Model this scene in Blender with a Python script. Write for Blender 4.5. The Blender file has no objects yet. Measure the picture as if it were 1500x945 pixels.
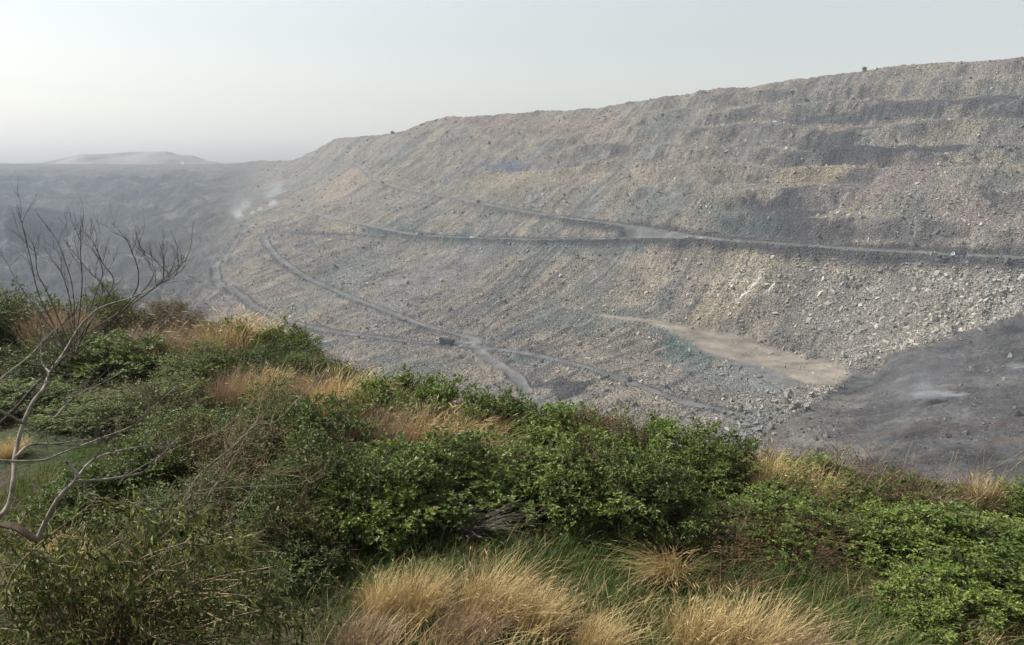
import bpy, math, random
import numpy as np

# ------------------------------------------------------------------ camera, world, sun, exposure
S = bpy.context.scene
C = S.collection
R = math.radians
F = 1133.0                       # focal length in photograph pixels (1500 wide)
PITCH = R(11.6)
cam_d = bpy.data.cameras.new('camera')
cam_d.sensor_width = 36.0
cam_d.lens = 36.0 * F / 1500.0
cam_d.clip_start = 0.05
cam_d.clip_end = 30000
cam = bpy.data.objects.new('camera', cam_d)
C.objects.link(cam)
cam.location = (0, 0, 0)
cam.rotation_euler = (math.pi / 2 - PITCH, 0, 0)
S.camera = cam

SUN_AZ = -76.0                   # degrees from straight ahead (+Y), negative = to the left
SUN_EL = 47.0
world = bpy.data.worlds.new('World')
S.world = world
world.use_nodes = True
wn = world.node_tree
wn.nodes.clear()
w_out = wn.nodes.new('ShaderNodeOutputWorld')
w_bg = wn.nodes.new('ShaderNodeBackground')
w_sky = wn.nodes.new('ShaderNodeTexSky')
w_sky.sky_type = 'NISHITA'
w_sky.sun_disc = False
w_sky.sun_elevation = R(SUN_EL)
w_sky.sun_rotation = R(SUN_AZ)
w_sky.altitude = 200
w_sky.air_density = 1.5
w_sky.dust_density = 2.2
w_sky.ozone_density = 1.0
w_hs = wn.nodes.new('ShaderNodeHueSaturation')
w_hs.inputs['Saturation'].default_value = 0.34
wn.links.new(w_sky.outputs[0], w_hs.inputs['Color'])
wn.links.new(w_hs.outputs[0], w_bg.inputs['Color'])
w_bg.inputs['Strength'].default_value = 0.105
wn.links.new(w_bg.outputs[0], w_out.inputs['Surface'])

sun_d = bpy.data.lights.new('sun', 'SUN')
sun_d.energy = 5.0
sun_d.angle = R(0.6)
sun_d.color = (1.0, 0.94, 0.85)
sun = bpy.data.objects.new('sun', sun_d)
C.objects.link(sun)
sun.rotation_euler = (R(90 - SUN_EL), 0, R(180) - R(SUN_AZ) )
# sun lamp shines along its local -Z; direction it comes from = (sin az cos el, cos az cos el, sin el)
from mathutils import Vector, Matrix
_sd = Vector((math.sin(R(SUN_AZ)) * math.cos(R(SUN_EL)), math.cos(R(SUN_AZ)) * math.cos(R(SUN_EL)), math.sin(R(SUN_EL))))
sun.rotation_euler = _sd.to_track_quat('Z', 'Y').to_euler()

S.view_settings.view_transform = 'Standard'
S.view_settings.look = 'None'
S.view_settings.exposure = 0.57
S.view_settings.gamma = 1.0
S.view_settings.use_curve_mapping = False
S.cycles.use_denoising = True
S.cycles.max_bounces = 6
S.cycles.diffuse_bounces = 3
S.cycles.transmission_bounces = 3
S.cycles.transparent_max_bounces = 6
S.cycles.volume_bounces = 0
S.cycles.volume_max_steps = 96
S.cycles.caustics_reflective = False
S.cycles.caustics_refractive = False

rng = np.random.default_rng(11)
random.seed(5)
sp, cp = math.sin(PITCH), math.cos(PITCH)

# ------------------------------------------------------------------ helpers
def rays(px, py):
    cx = (np.asarray(px, float) - 750.0) / F
    cy = (472.5 - np.asarray(py, float)) / F
    return cx, cp + cy * sp, -sp + cy * cp        # camera depth of this ray is 1

def at(px, py, Y):
    dx, dy, dz = rays(px, py)
    k = Y / dy
    return np.stack([dx * k, np.broadcast_to(Y, np.shape(dx * k)) * 1.0, dz * k], -1)

def proj(P):
    P = np.asarray(P, float)
    zc = P[..., 1] * cp - P[..., 2] * sp
    cy = (P[..., 1] * sp + P[..., 2] * cp) / zc
    return 750 + F * P[..., 0] / zc, 472.5 - F * cy

_perm = np.random.default_rng(3).random(65536)
def _h(ix, iy, seed):
    k = (ix.astype(np.int64) * 73856093) ^ (iy.astype(np.int64) * 19349663) ^ (seed * 83492791)
    k = (k ^ (k >> 13)) * 1274126177
    return _perm[(k ^ (k >> 16)) & 65535]

def vnoise(x, y, seed=0):
    x = np.asarray(x, float); y = np.asarray(y, float)
    ix, iy = np.floor(x), np.floor(y)
    fx, fy = x - ix, y - iy
    fx = fx * fx * (3 - 2 * fx); fy = fy * fy * (3 - 2 * fy)
    a = _h(ix, iy, seed); b = _h(ix + 1, iy, seed); c = _h(ix, iy + 1, seed); d = _h(ix + 1, iy + 1, seed)
    return (a + (b - a) * fx) * (1 - fy) + (c + (d - c) * fx) * fy - 0.5

def fbm(x, y, octv=4, seed=0, gain=0.5):
    s, a = 0, 1.0
    for i in range(octv):
        s = s + a * vnoise(x * 2 ** i, y * 2 ** i, seed + i * 17)
        a *= gain
    return s

def sstep(a, b, x):
    t = np.clip((x - a) / (b - a), 0, 1)
    return t * t * (3 - 2 * t)

def mesh_np(name, V, Fc, mat=None, parent=None, smooth=False, col=None):
    """V (n,3), Fc (m,k) all faces with k corners, or a list of such arrays"""
    me = bpy.data.meshes.new(name)
    if not isinstance(Fc, (list, tuple)):
        Fc = [Fc]
    Fc = [np.asarray(f, np.int32) for f in Fc if len(f)]
    V = np.ascontiguousarray(V, np.float32)
    me.vertices.add(len(V)); me.vertices.foreach_set('co', V.ravel())
    loops = np.concatenate([f.ravel() for f in Fc])
    sizes = np.concatenate([np.full(len(f), f.shape[1], np.int32) for f in Fc])
    starts = np.concatenate([[0], np.cumsum(sizes)[:-1]]).astype(np.int32)
    me.loops.add(len(loops)); me.loops.foreach_set('vertex_index', loops)
    me.polygons.add(len(sizes)); me.polygons.foreach_set('loop_start', starts)
    me.polygons.foreach_set('use_smooth', np.full(len(sizes), bool(smooth)))
    me.update(calc_edges=True)
    if col is not None:
        ca = me.color_attributes.new('Col', 'FLOAT_COLOR', 'POINT')
        cc = np.ones((len(V), 4), np.float32); cc[:, :3] = col
        ca.data.foreach_set('color', cc.ravel())
    if mat is not None:
        me.materials.append(mat)
    o = bpy.data.objects.new(name, me)
    C.objects.link(o)
    if parent is not None:
        o.parent = parent
    return o

def tag(o, label=None, cat=None, group=None, kind=None):
    if label: o['label'] = label
    if cat: o['category'] = cat
    if group: o['group'] = group
    if kind: o['kind'] = kind
    return o

def thing(name, label, cat, loc, rz=0, group=None):
    o = bpy.data.objects.new(name, None)
    C.objects.link(o)
    o.location = loc
    o.rotation_euler = (0, 0, rz)
    o.empty_display_size = 0.3
    return tag(o, label, cat, group)

def copy_tree(o, parent=None):
    c = o.copy(); C.objects.link(c)
    if parent is not None: c.parent = parent
    for ch in [x for x in o.children]:
        copy_tree(ch, c)
    return c

class MB:
    """collects pieces of geometry with triangles and quads"""
    def __init__(s): s.V = []; s.T = []; s.Q = []; s.n = 0; s.K = []
    def add(s, V, T=None, Q=None, col=None):
        V = np.asarray(V, float).reshape(-1, 3)
        if T is not None and len(T): s.T.append(np.asarray(T) + s.n)
        if Q is not None and len(Q): s.Q.append(np.asarray(Q) + s.n)
        s.V.append(V); s.n += len(V)
        if col is not None: s.K.append(np.broadcast_to(col, (len(V), 3)))
    def build(s, name, mat, parent=None, smooth=False):
        fs = []
        if s.T: fs.append(np.concatenate(s.T))
        if s.Q: fs.append(np.concatenate(s.Q))
        return mesh_np(name, np.concatenate(s.V), fs, mat, parent, smooth, np.concatenate(s.K) if s.K else None)

def tube(mb, pts, r0, r1, sides=5, cap=True, power=1.0):
    """tapered tube along a polyline"""
    P = np.asarray(pts, float); n = len(P)
    if n < 2: return
    T = np.gradient(P, axis=0); T /= np.linalg.norm(T, axis=1)[:, None] + 1e-9
    ref = np.array([0.3, 0.2, 0.93]) if abs(T[0][2]) < 0.8 else np.array([1.0, 0.1, 0.0])
    A = np.cross(T, ref); A /= np.linalg.norm(A, axis=1)[:, None] + 1e-9
    B = np.cross(T, A)
    rr = r0 + (r1 - r0) * np.linspace(0, 1, n) ** power
    an = np.arange(sides) / sides * 2 * math.pi
    V = P[:, None] + rr[:, None, None] * (np.cos(an)[None, :, None] * A[:, None] + np.sin(an)[None, :, None] * B[:, None])
    i, j = np.meshgrid(np.arange(n - 1), np.arange(sides), indexing='ij')
    j2 = (j + 1) % sides
    Q = np.stack([i * sides + j, i * sides + j2, (i + 1) * sides + j2, (i + 1) * sides + j], -1).reshape(-1, 4)
    mb.add(V.reshape(-1, 3), Q=Q)

def smooth_line(pts, sub=6):
    """Catmull-Rom through points"""
    P = np.asarray(pts, float)
    P = np.vstack([2 * P[0] - P[1], P, 2 * P[-1] - P[-2]])
    out = []
    for i in range(1, len(P) - 2):
        p0, p1, p2, p3 = P[i - 1], P[i], P[i + 1], P[i + 2]
        for t in np.linspace(0, 1, sub, endpoint=False):
            out.append(0.5 * ((2 * p1) + (-p0 + p2) * t + (2 * p0 - 5 * p1 + 4 * p2 - p3) * t * t + (-p0 + 3 * p1 - 3 * p2 + p3) * t ** 3))
    out.append(P[-2])
    return np.array(out)

# ---- materials
def new_mat(name):
    m = bpy.data.materials.new(name); m.use_nodes = True
    nt = m.node_tree
    b = nt.nodes['Principled BSDF']
    return m, nt, b

def plain(name, col, rough=0.6, metal=0.0, var=0.15, scale=3.0, spec=0.3):
    m, nt, b = new_mat(name)
    tc = nt.nodes.new('ShaderNodeTexCoord')
    nz = nt.nodes.new('ShaderNodeTexNoise'); nz.inputs['Scale'].default_value = scale; nz.inputs['Detail'].default_value = 5
    nt.links.new(tc.outputs['Object'], nz.inputs['Vector'])
    r = nt.nodes.new('ShaderNodeValToRGB')
    r.color_ramp.elements[0].color = (*[c * (1 - var * 2) for c in col], 1); r.color_ramp.elements[0].position = 0.3
    r.color_ramp.elements[1].color = (*[min(1, c * (1 + var)) for c in col], 1); r.color_ramp.elements[1].position = 0.7
    nt.links.new(nz.outputs['Fac'], r.inputs['Fac'])
    nt.links.new(r.outputs['Color'], b.inputs['Base Color'])
    b.inputs['Roughness'].default_value = rough
    b.inputs['Metallic'].default_value = metal
    b.inputs['Specular IOR Level'].default_value = spec
    return m

def math_node(nt, op, a, b=None):
    n = nt.nodes.new('ShaderNodeMath'); n.operation = op
    for i, v in enumerate((a, b)):
        if v is None: continue
        if hasattr(v, 'node'): nt.links.new(v, n.inputs[i])
        else: n.inputs[i].default_value = v
    return n.outputs[0]

def mix_col(nt, fac, a, b, blend='MIX'):
    n = nt.nodes.new('ShaderNodeMix'); n.data_type = 'RGBA'; n.blend_type = blend
    for sck, v in ((n.inputs[0], fac), (n.inputs[6], a), (n.inputs[7], b)):
        if hasattr(v, 'node'): nt.links.new(v, sck)
        elif isinstance(v, (tuple, list)): sck.default_value = (*v, 1) if len(v) == 3 else v
        else: sck.default_value = v
    return n.outputs[2]

def terrain_mat(name, vor=0.45, fine=1.2, bump=0.8, dist=1.0, contrast=0.35, rough=0.95):
    """colour attribute broken up by stones (voronoi cells with their own brightness) and bumps"""
    m, nt, b = new_mat(name)
    at_ = nt.nodes.new('ShaderNodeAttribute'); at_.attribute_name = 'Col'
    tc = nt.nodes.new('ShaderNodeTexCoord')
    v1 = nt.nodes.new('ShaderNodeTexVoronoi'); v1.inputs['Scale'].default_value = vor
    v2 = nt.nodes.new('ShaderNodeTexVoronoi'); v2.inputs['Scale'].default_value = fine
    n1 = nt.nodes.new('ShaderNodeTexNoise'); n1.inputs['Scale'].default_value = vor * 0.25; n1.inputs['Detail'].default_value = 8
    n1.inputs['Roughness'].default_value = 0.65
    for v in (v1, v2, n1): nt.links.new(tc.outputs['Object'], v.inputs['Vector'])
    s1 = nt.nodes.new('ShaderNodeSeparateColor'); nt.links.new(v1.outputs['Color'], s1.inputs[0])
    s2 = nt.nodes.new('ShaderNodeSeparateColor'); nt.links.new(v2.outputs['Color'], s2.inputs[0])
    f = math_node(nt, 'ADD', math_node(nt, 'MULTIPLY', s1.outputs[0], 0.5), math_node(nt, 'MULTIPLY', s2.outputs[0], 0.5))
    f = math_node(nt, 'ADD', math_node(nt, 'MULTIPLY', math_node(nt, 'SUBTRACT', f, 0.5), contrast * 2), 1.0)
    g = math_node(nt, 'ADD', math_node(nt, 'MULTIPLY', math_node(nt, 'SUBTRACT', n1.outputs['Fac'], 0.5), contrast * 2.2), 1.0)
    fg = math_node(nt, 'MULTIPLY', f, g)
    cmb = nt.nodes.new('ShaderNodeCombineColor')
    for i in range(3): nt.links.new(fg, cmb.inputs[i])
    nt.links.new(mix_col(nt, 1.0, at_.outputs['Color'], cmb.outputs[0], 'MULTIPLY'), b.inputs['Base Color'])
    h = math_node(nt, 'ADD', math_node(nt, 'MULTIPLY', v1.outputs['Distance'], -1.0), math_node(nt, 'MULTIPLY', v2.outputs['Distance'], -0.4))
    h = math_node(nt, 'ADD', h, math_node(nt, 'MULTIPLY', n1.outputs['Fac'], 1.2))
    bp = nt.nodes.new('ShaderNodeBump'); bp.inputs['Strength'].default_value = bump; bp.inputs['Distance'].default_value = dist
    nt.links.new(h, bp.inputs['Height']); nt.links.new(bp.outputs[0], b.inputs['Normal'])
    b.inputs['Roughness'].default_value = rough
    b.inputs['Specular IOR Level'].default_value = 0.15
    return m

def leaf_mat(name, ca, cb, cc, trans=0.22, rough=0.5, spec=0.28, patch=1.2, dry=0.0, dcol=(0.10, 0.055, 0.025), tint=(1.25, 1.35, 0.7)):
    """leaf colours vary from leaf to leaf and in patches; some light passes through"""
    m, nt, b = new_mat(name)
    geo = nt.nodes.new('ShaderNodeNewGeometry')
    tc = nt.nodes.new('ShaderNodeTexCoord')
    oi = nt.nodes.new('ShaderNodeObjectInfo')
    ri = geo.outputs['Random Per Island']
    nz = nt.nodes.new('ShaderNodeTexNoise'); nz.inputs['Scale'].default_value = patch; nz.inputs['Detail'].default_value = 3
    nz.noise_dimensions = '4D'
    nt.links.new(tc.outputs['Object'], nz.inputs['Vector'])
    nt.links.new(math_node(nt, 'MULTIPLY', oi.outputs['Random'], 30.0), nz.inputs['W'])
    r = nt.nodes.new('ShaderNodeValToRGB')
    e = r.color_ramp.elements
    e[0].color = (*ca, 1); e[0].position = 0.25
    e[1].color = (*cc, 1); e[1].position = 0.85
    e2 = e.new(0.55); e2.color = (*cb, 1)
    fac = math_node(nt, 'ADD', math_node(nt, 'MULTIPLY', ri, 0.45), math_node(nt, 'MULTIPLY', nz.outputs['Fac'], 0.6))
    fac = math_node(nt, 'ADD', fac, math_node(nt, 'MULTIPLY', math_node(nt, 'SUBTRACT', oi.outputs['Random'], 0.5), 0.16))
    nt.links.new(fac, r.inputs['Fac'])
    col = r.outputs['Color']
    if dry > 0:
        n2 = nt.nodes.new('ShaderNodeTexNoise'); n2.inputs['Scale'].default_value = patch * 0.9; n2.inputs['Detail'].default_value = 2
        n2.noise_dimensions = '4D'
        nt.links.new(tc.outputs['Object'], n2.inputs['Vector'])
        nt.links.new(math_node(nt, 'ADD', math_node(nt, 'MULTIPLY', oi.outputs['Random'], 17.0), 5.0), n2.inputs['W'])
        t = math_node(nt, 'ADD', n2.outputs['Fac'], math_node(nt, 'MULTIPLY', math_node(nt, 'SUBTRACT', ri, 0.5), 0.35))
        g = math_node(nt, 'GREATER_THAN', t, 1.0 - dry)
        col = mix_col(nt, g, col, dcol)
    nt.links.new(col, b.inputs['Base Color'])
    b.inputs['Roughness'].default_value = rough
    b.inputs['Specular IOR Level'].default_value = spec
    tr = nt.nodes.new('ShaderNodeBsdfTranslucent')
    nt.links.new(mix_col(nt, 1.0, col, tint, 'MULTIPLY'), tr.inputs['Color'])
    mx = nt.nodes.new('ShaderNodeMixShader'); mx.inputs[0].default_value = trans
    nt.links.new(b.outputs[0], mx.inputs[1]); nt.links.new(tr.outputs[0], mx.inputs[2])
    nt.links.new(mx.outputs[0], nt.nodes['Material Output'].inputs['Surface'])
    return m

# ------------------------------------------------------------------ the pit: one surface of measured distances
CTRL = [
 (1500,380,560),(1405,372,600),(1250,362,665),(1000,350,770),(800,350,880),(612,345,1010),(450,308,1230),
 (1500,82,930),(1266,105,1040),(1000,138,1170),(880,155,1260),(650,172,1460),(500,203,1700),(440,230,1950),
 (1500,240,720),(1200,240,830),(900,250,1010),(650,260,1200),
 (380,236,2300),(200,240,2600),(0,240,2600),(-400,240,2600),(460,225,1850),
 (0,300,1950),(150,330,1650),(250,330,1500),(0,400,1300),(150,420,1150),(250,420,960),(-400,400,1250),
 (350,300,1480),(400,300,1360),(300,360,1130),(320,400,950),(385,346,1090),(400,460,790),(250,480,800),(0,500,850),(-400,500,800),
 (500,430,840),(600,468,740),(690,495,680),(560,495,690),(640,505,670),
 (850,540,560),(1000,590,470),(760,560,540),(1060,605,440),
 (870,462,700),(1020,490,640),(1120,530,570),(1240,555,500),(950,440,720),(1100,440,660),(1300,440,590),
 (1500,462,508),(1400,495,500),(1300,520,500),(1180,590,435),(1100,630,400),
 (1350,580,410),(1500,560,400),(1500,700,290),(1300,680,330),(1150,650,380),
 (300,600,560),(600,600,480),(900,640,390),(0,700,420),(600,800,280),(1000,750,290),(1500,850,220),(-400,800,330),
 (1950,400,440),(1950,40,740),(1950,560,350),(1950,850,180),(1950,240,560),
]
ct = np.array(CTRL, float)
_, cdy, _ = rays(ct[:, 0], ct[:, 1])
cval = cdy / ct[:, 2] * 1000.0               # inverse camera depth (per km): linear on planes
cs = 500.0
cxy = ct[:, :2] / cs
def tps(r2): return 0.5 * r2 * np.log(r2 + 1e-12)
nC = len(ct)
K = tps(((cxy[:, None] - cxy[None]) ** 2).sum(-1)) + np.eye(nC) * 0.002
Pm = np.hstack([np.ones((nC, 1)), cxy])
A = np.zeros((nC + 3, nC + 3)); A[:nC, :nC] = K; A[:nC, nC:] = Pm; A[nC:, :nC] = Pm.T
sol = np.linalg.solve(A, np.concatenate([cval, [0, 0, 0]]))
def inv_depth(px, py):
    q = np.stack([np.ravel(px), np.ravel(py)], -1) / cs
    out = np.empty(len(q))
    for i in range(0, len(q), 60000):
        b = q[i:i + 60000]
        r2 = ((b[:, None] - cxy[None]) ** 2).sum(-1)
        out[i:i + 60000] = tps(r2) @ sol[:nC] + sol[nC] + b @ sol[nC + 1:]
    return np.maximum(out, 0.3).reshape(np.shape(px)) / 1000.0
def surf(px, py):
    dx, dy, dz = rays(px, py)
    k = 1.0 / inv_depth(px, py)
    return np.stack([dx * k, dy * k, dz * k], -1)

SKY_X = [-400, 0, 90, 200, 330, 380, 400, 430, 455, 475, 490, 520, 570, 600, 625, 650, 700, 770, 830, 880, 930, 1000, 1080, 1160, 1266, 1350, 1430, 1500, 1950]
SKY_Y = [240, 240, 240, 241, 240, 236, 236, 234, 224, 213, 203, 201, 197, 190, 180, 172, 169, 165, 160, 156, 149, 138, 128, 117, 104, 95, 90, 83, 48]
def skyline(x): return np.interp(x, SKY_X, SKY_Y)

ROADS = {   # photograph polylines with world half-width (m) of the flattened strip
 'main':  ([(518,238),(535,252),(552,266),(600,279),(680,294),(760,310),(850,323),(950,337),(1005,347),(1060,353),(1200,363),(1300,370),(1400,375),(1500,380),(1700,388),(1940,400)], 7.5),
 'second':([(430,306),(490,320),(560,336),(620,346),(700,350),(800,352),(900,351),(1005,349)], 6.5),
 'switch':([(560,346),(480,341),(420,341),(392,345),(388,354),(404,374),(440,402),(500,432),(560,454),(620,477),(665,490),(700,498)], 4.6),
 'low':   ([(372,322),(345,352),(330,366),(316,388),(318,404),(345,432),(395,462),(470,484),(560,496),(640,505),(700,510),(760,518),(850,537),(930,565),(1000,591),(1060,604),(1088,611)], 4.8),
 'spur':  ([(690,508),(720,530),(750,550),(770,575)], 5.0),
 'tan':   ([(868,461),(930,468),(985,478),(1030,497),(1070,516),(1130,532),(1200,545),(1240,553)], 11.0),
}
BENCH = {   # narrow ledges of the dump, with their half width
 'b1': ([(1090,171),(1180,168),(1290,150),(1400,143),(1500,140),(1700,130)], 5.0),
 'b2': ([(1180,190),(1250,182),(1400,178),(1500,170),(1700,160)], 5.0),
 'b3': ([(1170,246),(1290,240),(1400,238),(1500,212),(1700,190)], 6.0),
 'b4': ([(640,266),(760,250),(880,243),(1000,226),(1150,212)], 6.0),
 'b5': ([(1020,292),(1130,288),(1220,290)], 4.0),
 'b6': ([(620,215),(800,190),(1000,165),(1150,140),(1400,115),(1600,95)], 5.0),
}

def build_pit():
    xs = np.arange(-400, 1950, 1.75)
    nr = 430
    sfr = np.linspace(0, 1, nr)
    PX = np.broadcast_to(xs[None], (nr, len(xs)))
    top = skyline(xs); bot = np.full_like(xs, 860.0)
    # more rows near the horizon side
    PY = bot[None] + (top - bot)[None] * (1 - (1 - sfr[:, None]) ** 1.25)
    P = surf(PX, PY)
    X, Y, Z = P[..., 0], P[..., 1], P[..., 2]
    # ---- flatten roads and ledges
    road = np.zeros(PX.shape)
    near_any = np.zeros(PX.shape); edge_shade = np.zeros(PX.shape)
    info = {}
    for name, (pl, hw) in list(ROADS.items()) + list(BENCH.items()):
        q = smooth_line(np.array(pl, float), 24)
        W = surf(q[:, 0], q[:, 1])
        # smooth the road's own height
        k = np.ones(31) / 31
        zz = np.convolve(np.pad(W[:, 2], 15, mode='edge'), k, 'valid'); W[:, 2] = zz
        info[name] = (q, W)
        m = (PX > q[:, 0].min() - 60) & (PX < q[:, 0].max() + 60) & (PY > q[:, 1].min() - 45) & (PY < q[:, 1].max() + 45)
        idx = np.flatnonzero(m.ravel())
        v = np.stack([X.ravel()[idx], Y.ravel()[idx]], -1)
        dmin = np.full(len(idx), 1e9); zr = np.zeros(len(idx))
        pxi = PX.ravel()[idx]
        if name == 'main': hw = np.interp(pxi, [500, 900, 1050, 1500], [4.5, 7, 9.5, 9.5])
        if name == 'tan': hw = np.interp(pxi, [870, 960, 1040, 1120, 1200, 1240], [4, 9, 22, 36, 38, 22])
        for a, b in zip(W[:-1], W[1:]):
            ab = b[:2] - a[:2]; L = (ab ** 2).sum() + 1e-9
            t = np.clip(((v - a[:2]) @ ab) / L, 0, 1)
            d = np.hypot(*(v - a[:2] - t[:, None] * ab).T)
            up = d < dmin
            dmin[up] = d[up]; zr[up] = a[2] + t[up] * (b[2] - a[2])
        wob = 1 + 0.5 * fbm(v[:, 0] / 22, v[:, 1] / 22, 4, 5)
        w = 1 - sstep(hw * wob, hw * wob * (1.7 if name != 'tan' else 1.3), dmin)
        zf = Z.ravel(); zf[idx] = zf[idx] * (1 - w) + zr * w
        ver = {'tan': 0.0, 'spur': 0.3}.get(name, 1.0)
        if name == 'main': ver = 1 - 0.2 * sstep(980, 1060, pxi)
        if name in ROADS:
            rr = road.ravel(); rr[idx] = np.maximum(rr[idx], 1 - sstep(hw * wob * 0.85, hw * wob * 1.2, dmin))
            road = rr.reshape(road.shape)
            nn = near_any.ravel(); nn[idx] = np.maximum(nn[idx], w); near_any = nn.reshape(road.shape)
            vv = edge_shade.ravel(); vv[idx] = np.maximum(vv[idx], w * ver); edge_shade = vv.reshape(road.shape)
        if name in ROADS and name != 'tan':
            zf[idx] += 1.5 * np.exp(-((dmin - hw * wob * 1.05) / 1.7) ** 2)
        Z = zf.reshape(Z.shape)
    # ---- roughness of the dump: gullies down the fall line, lumps, steps
    su = np.array([-0.76, 0.65]); fu = np.array([-0.65, -0.76])
    U = X * su[0] + Y * su[1]; Wf = X * fu[0] + Y * fu[1]
    warp = 8 * fbm(X / 60, Y / 60, 2, 40)
    main = sstep(230, 420, PX) * (1 - sstep(0, 1, 0 * PX))
    # coal floor lower right
    toe = np.interp(PX, [1050, 1100, 1180, 1240, 1300, 1400, 1500, 1700, 1950], [640, 640, 600, 553, 518, 492, 462, 420, 370])
    toe = toe + 8 * fbm(X / 12, Y / 12, 3, 71)
    coal = sstep(-1.5, 1.5, PY - toe) * sstep(1095, 1130, PX + 12 * fbm(X / 20, Y / 20, 3, 8))
    upper = 1 - sstep(-8, 8, PY - np.interp(PX, [0, 430, 620, 1000, 1500, 1950], [310, 310, 340, 345, 372, 398]))
    rough = (1 - coal * 0.93) * (1 - 0.97 * near_any)
    stre = fbm((U + warp) / 6.0, Wf / 80, 4, 9, 0.6)
    strew = sstep(0.0, 1.0, 0.55 + 0.9 * fbm(X / 90, Y / 90, 2, 77)) * (1 - 0.55 * upper)
    Z = Z + rough * main * (4.2 * stre * strew + 5.0 * fbm(U / 60, Wf / 60, 3, 21) + 1.1 * fbm(X / 5, Y / 5, 3, 30))
    # stepped benches of the upper dump
    hb = 24.0
    zz = (Z + 17 * fbm(X / 110, Y / 110, 4, 64)) / hb + 0.3
    tfr = zz - np.floor(zz)
    bamp = sstep(2, 16, PY - skyline(PX)) * upper * sstep(560, 900, PX) * sstep(-0.22, 0.2, fbm(X / 90, Y / 120, 3, 66) + 0.25 * sstep(900, 1200, PX)) * (1 - 0.97 * near_any) * (PY < 352)
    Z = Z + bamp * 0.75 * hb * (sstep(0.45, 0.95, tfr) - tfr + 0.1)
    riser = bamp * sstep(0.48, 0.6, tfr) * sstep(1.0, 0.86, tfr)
    # ledges of the upper dump
    led = fbm(Z / 11 + 1.2 * fbm(X / 90, Y / 90, 3, 61), U / 130, 2, 55)
    Z = Z + rough * main * upper * 2.0 * led
    # far left pit: stepped terraces
    zf2 = (Z + 14 * fbm(X / 130, Y / 130, 3, 97)) / 20.0; tf2 = zf2 - np.floor(zf2)
    ris2 = (1 - main) * sstep(0.4, 0.6, tf2) * (PY > 246)
    Z = Z + (1 - main) * (PY > 246) * 21 * (sstep(0.4, 0.95, tf2) - tf2)
    Z = Z + (1 - main) * sstep(240, 262, PY) * (20 * fbm(X / 90, Y / 70, 6, 90, 0.65) + 2.5 * fbm(X / 15, Y / 14, 3, 95))
    Z = Z + coal * (0.18 * fbm(X / 22, Y / 16, 4, 33) + 0.5 * fbm(X / 5, Y / 4, 4, 36, 0.6))
    Z = Z + near_any * 0.18 * fbm(X / 3, Y / 3, 2, 49)
    P = np.stack([X, Y, Z], -1)

    # ---- colours of the ground itself
    base = np.array([0.182, 0.162, 0.134])
    col = np.broadcast_to(base, P.shape).copy()
    def blend(mask, c): 
        nonlocal col
        col = col * (1 - mask[..., None]) + np.array(c) * mask[..., None]
    n1 = fbm(U / 55 + 3, Wf / 120, 4, 101); n2 = fbm(U / 40, Wf / 90, 4, 131); n3 = fbm(U / 70, Wf / 60, 4, 151)
    blend(0.75 * sstep(0.05, 0.4, n1), (0.215, 0.185, 0.142))       # tan
    blend(0.75 * sstep(0.08, 0.4, n2), (0.115, 0.125, 0.12))      # green grey
    blend(0.65 * sstep(0.1, 0.45, n3), (0.16, 0.135, 0.125))      # purple grey
    blend(0.7 * sstep(0.05, 0.4, stre), (0.085, 0.082, 0.08)); blend(0.5 * sstep(0.1, 0.45, -stre), (0.215, 0.195, 0.165))
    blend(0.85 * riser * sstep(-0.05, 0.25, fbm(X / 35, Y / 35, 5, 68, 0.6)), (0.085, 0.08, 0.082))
    ex = 1.0 + 0.35 * fbm(X / 14, Y / 14, 3, 170)
    PXw = PX + 30 * fbm(X / 22, Y / 22, 6, 181, 0.7); PYw = PY + 13 * fbm(X / 16, Y / 16, 6, 191, 0.7)
    DKM = np.zeros(PX.shape)
    def blob(cx, cy, rx, ry, c, a=1.0, rot=0.0, soft=0.13):
        dx, dy = PXw - cx, PYw - cy
        cr, sr = math.cos(R(rot)), math.sin(R(rot))
        e = np.sqrt(((dx * cr + dy * sr) / rx) ** 2 + ((-dx * sr + dy * cr) / ry) ** 2)
        mk = a * (1 - sstep(1 - soft, 1 + soft, e)); blend(mk, c)
        if c is DK or c is BLU: DKM[...] = np.maximum(DKM, mk)
    DK = (0.05, 0.047, 0.052); TEAL = (0.08, 0.105, 0.10); TAN = (0.24, 0.20, 0.14); PNK = (0.175, 0.145, 0.135); BLU = (0.085, 0.09, 0.125)
    blob(1230, 225, 55, 15, DK, 1); blob(1340, 222, 75, 14, DK, 1, -5); blob(1210, 172, 60, 10, DK, .85, -8)
    blob(1330, 155, 80, 11, DK, .85, -6); blob(1440, 148, 70, 11, DK, .85, -3); blob(1235, 198, 50, 13, DK, .8, -15)
    blob(1150, 303, 70, 16, DK, 1, 3); blob(1160, 332, 110, 17, DK, .85, 4); blob(1080, 320, 70, 22, TEAL, .5, 8)
    blob(1470, 168, 60, 7, DK, .7, -5); blob(1450, 290, 16, 10, DK, .8); blob(1500, 335, 30, 20, PNK, .7)
    blob(735, 241, 46, 7, BLU, .95, 0); blob(672, 263, 19, 4, (0.1, 0.13, 0.15), .95); blob(860, 232, 40, 8, TEAL, .7, -12); blob(800, 243, 30, 5, BLU, .5)
    blob(800, 362, 150, 11, TEAL, .6, 1); blob(900, 357, 60, 8, (0.10, 0.12, 0.115), .8); blob(620, 345, 90, 9, TEAL, .7, 5)
    blob(960, 300, 70, 22, TEAL, .4, -20); blob(950, 348, 130, 6, TEAL, .6, 1)
    blob(1120, 110, 130, 16, TAN, .6, -7); blob(1000, 250, 90, 12, TAN, .35); blob(1185, 252, 60, 14, TAN, .65, -5)
    blob(1230, 190, 28, 6, TAN, .6, -20)
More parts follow.
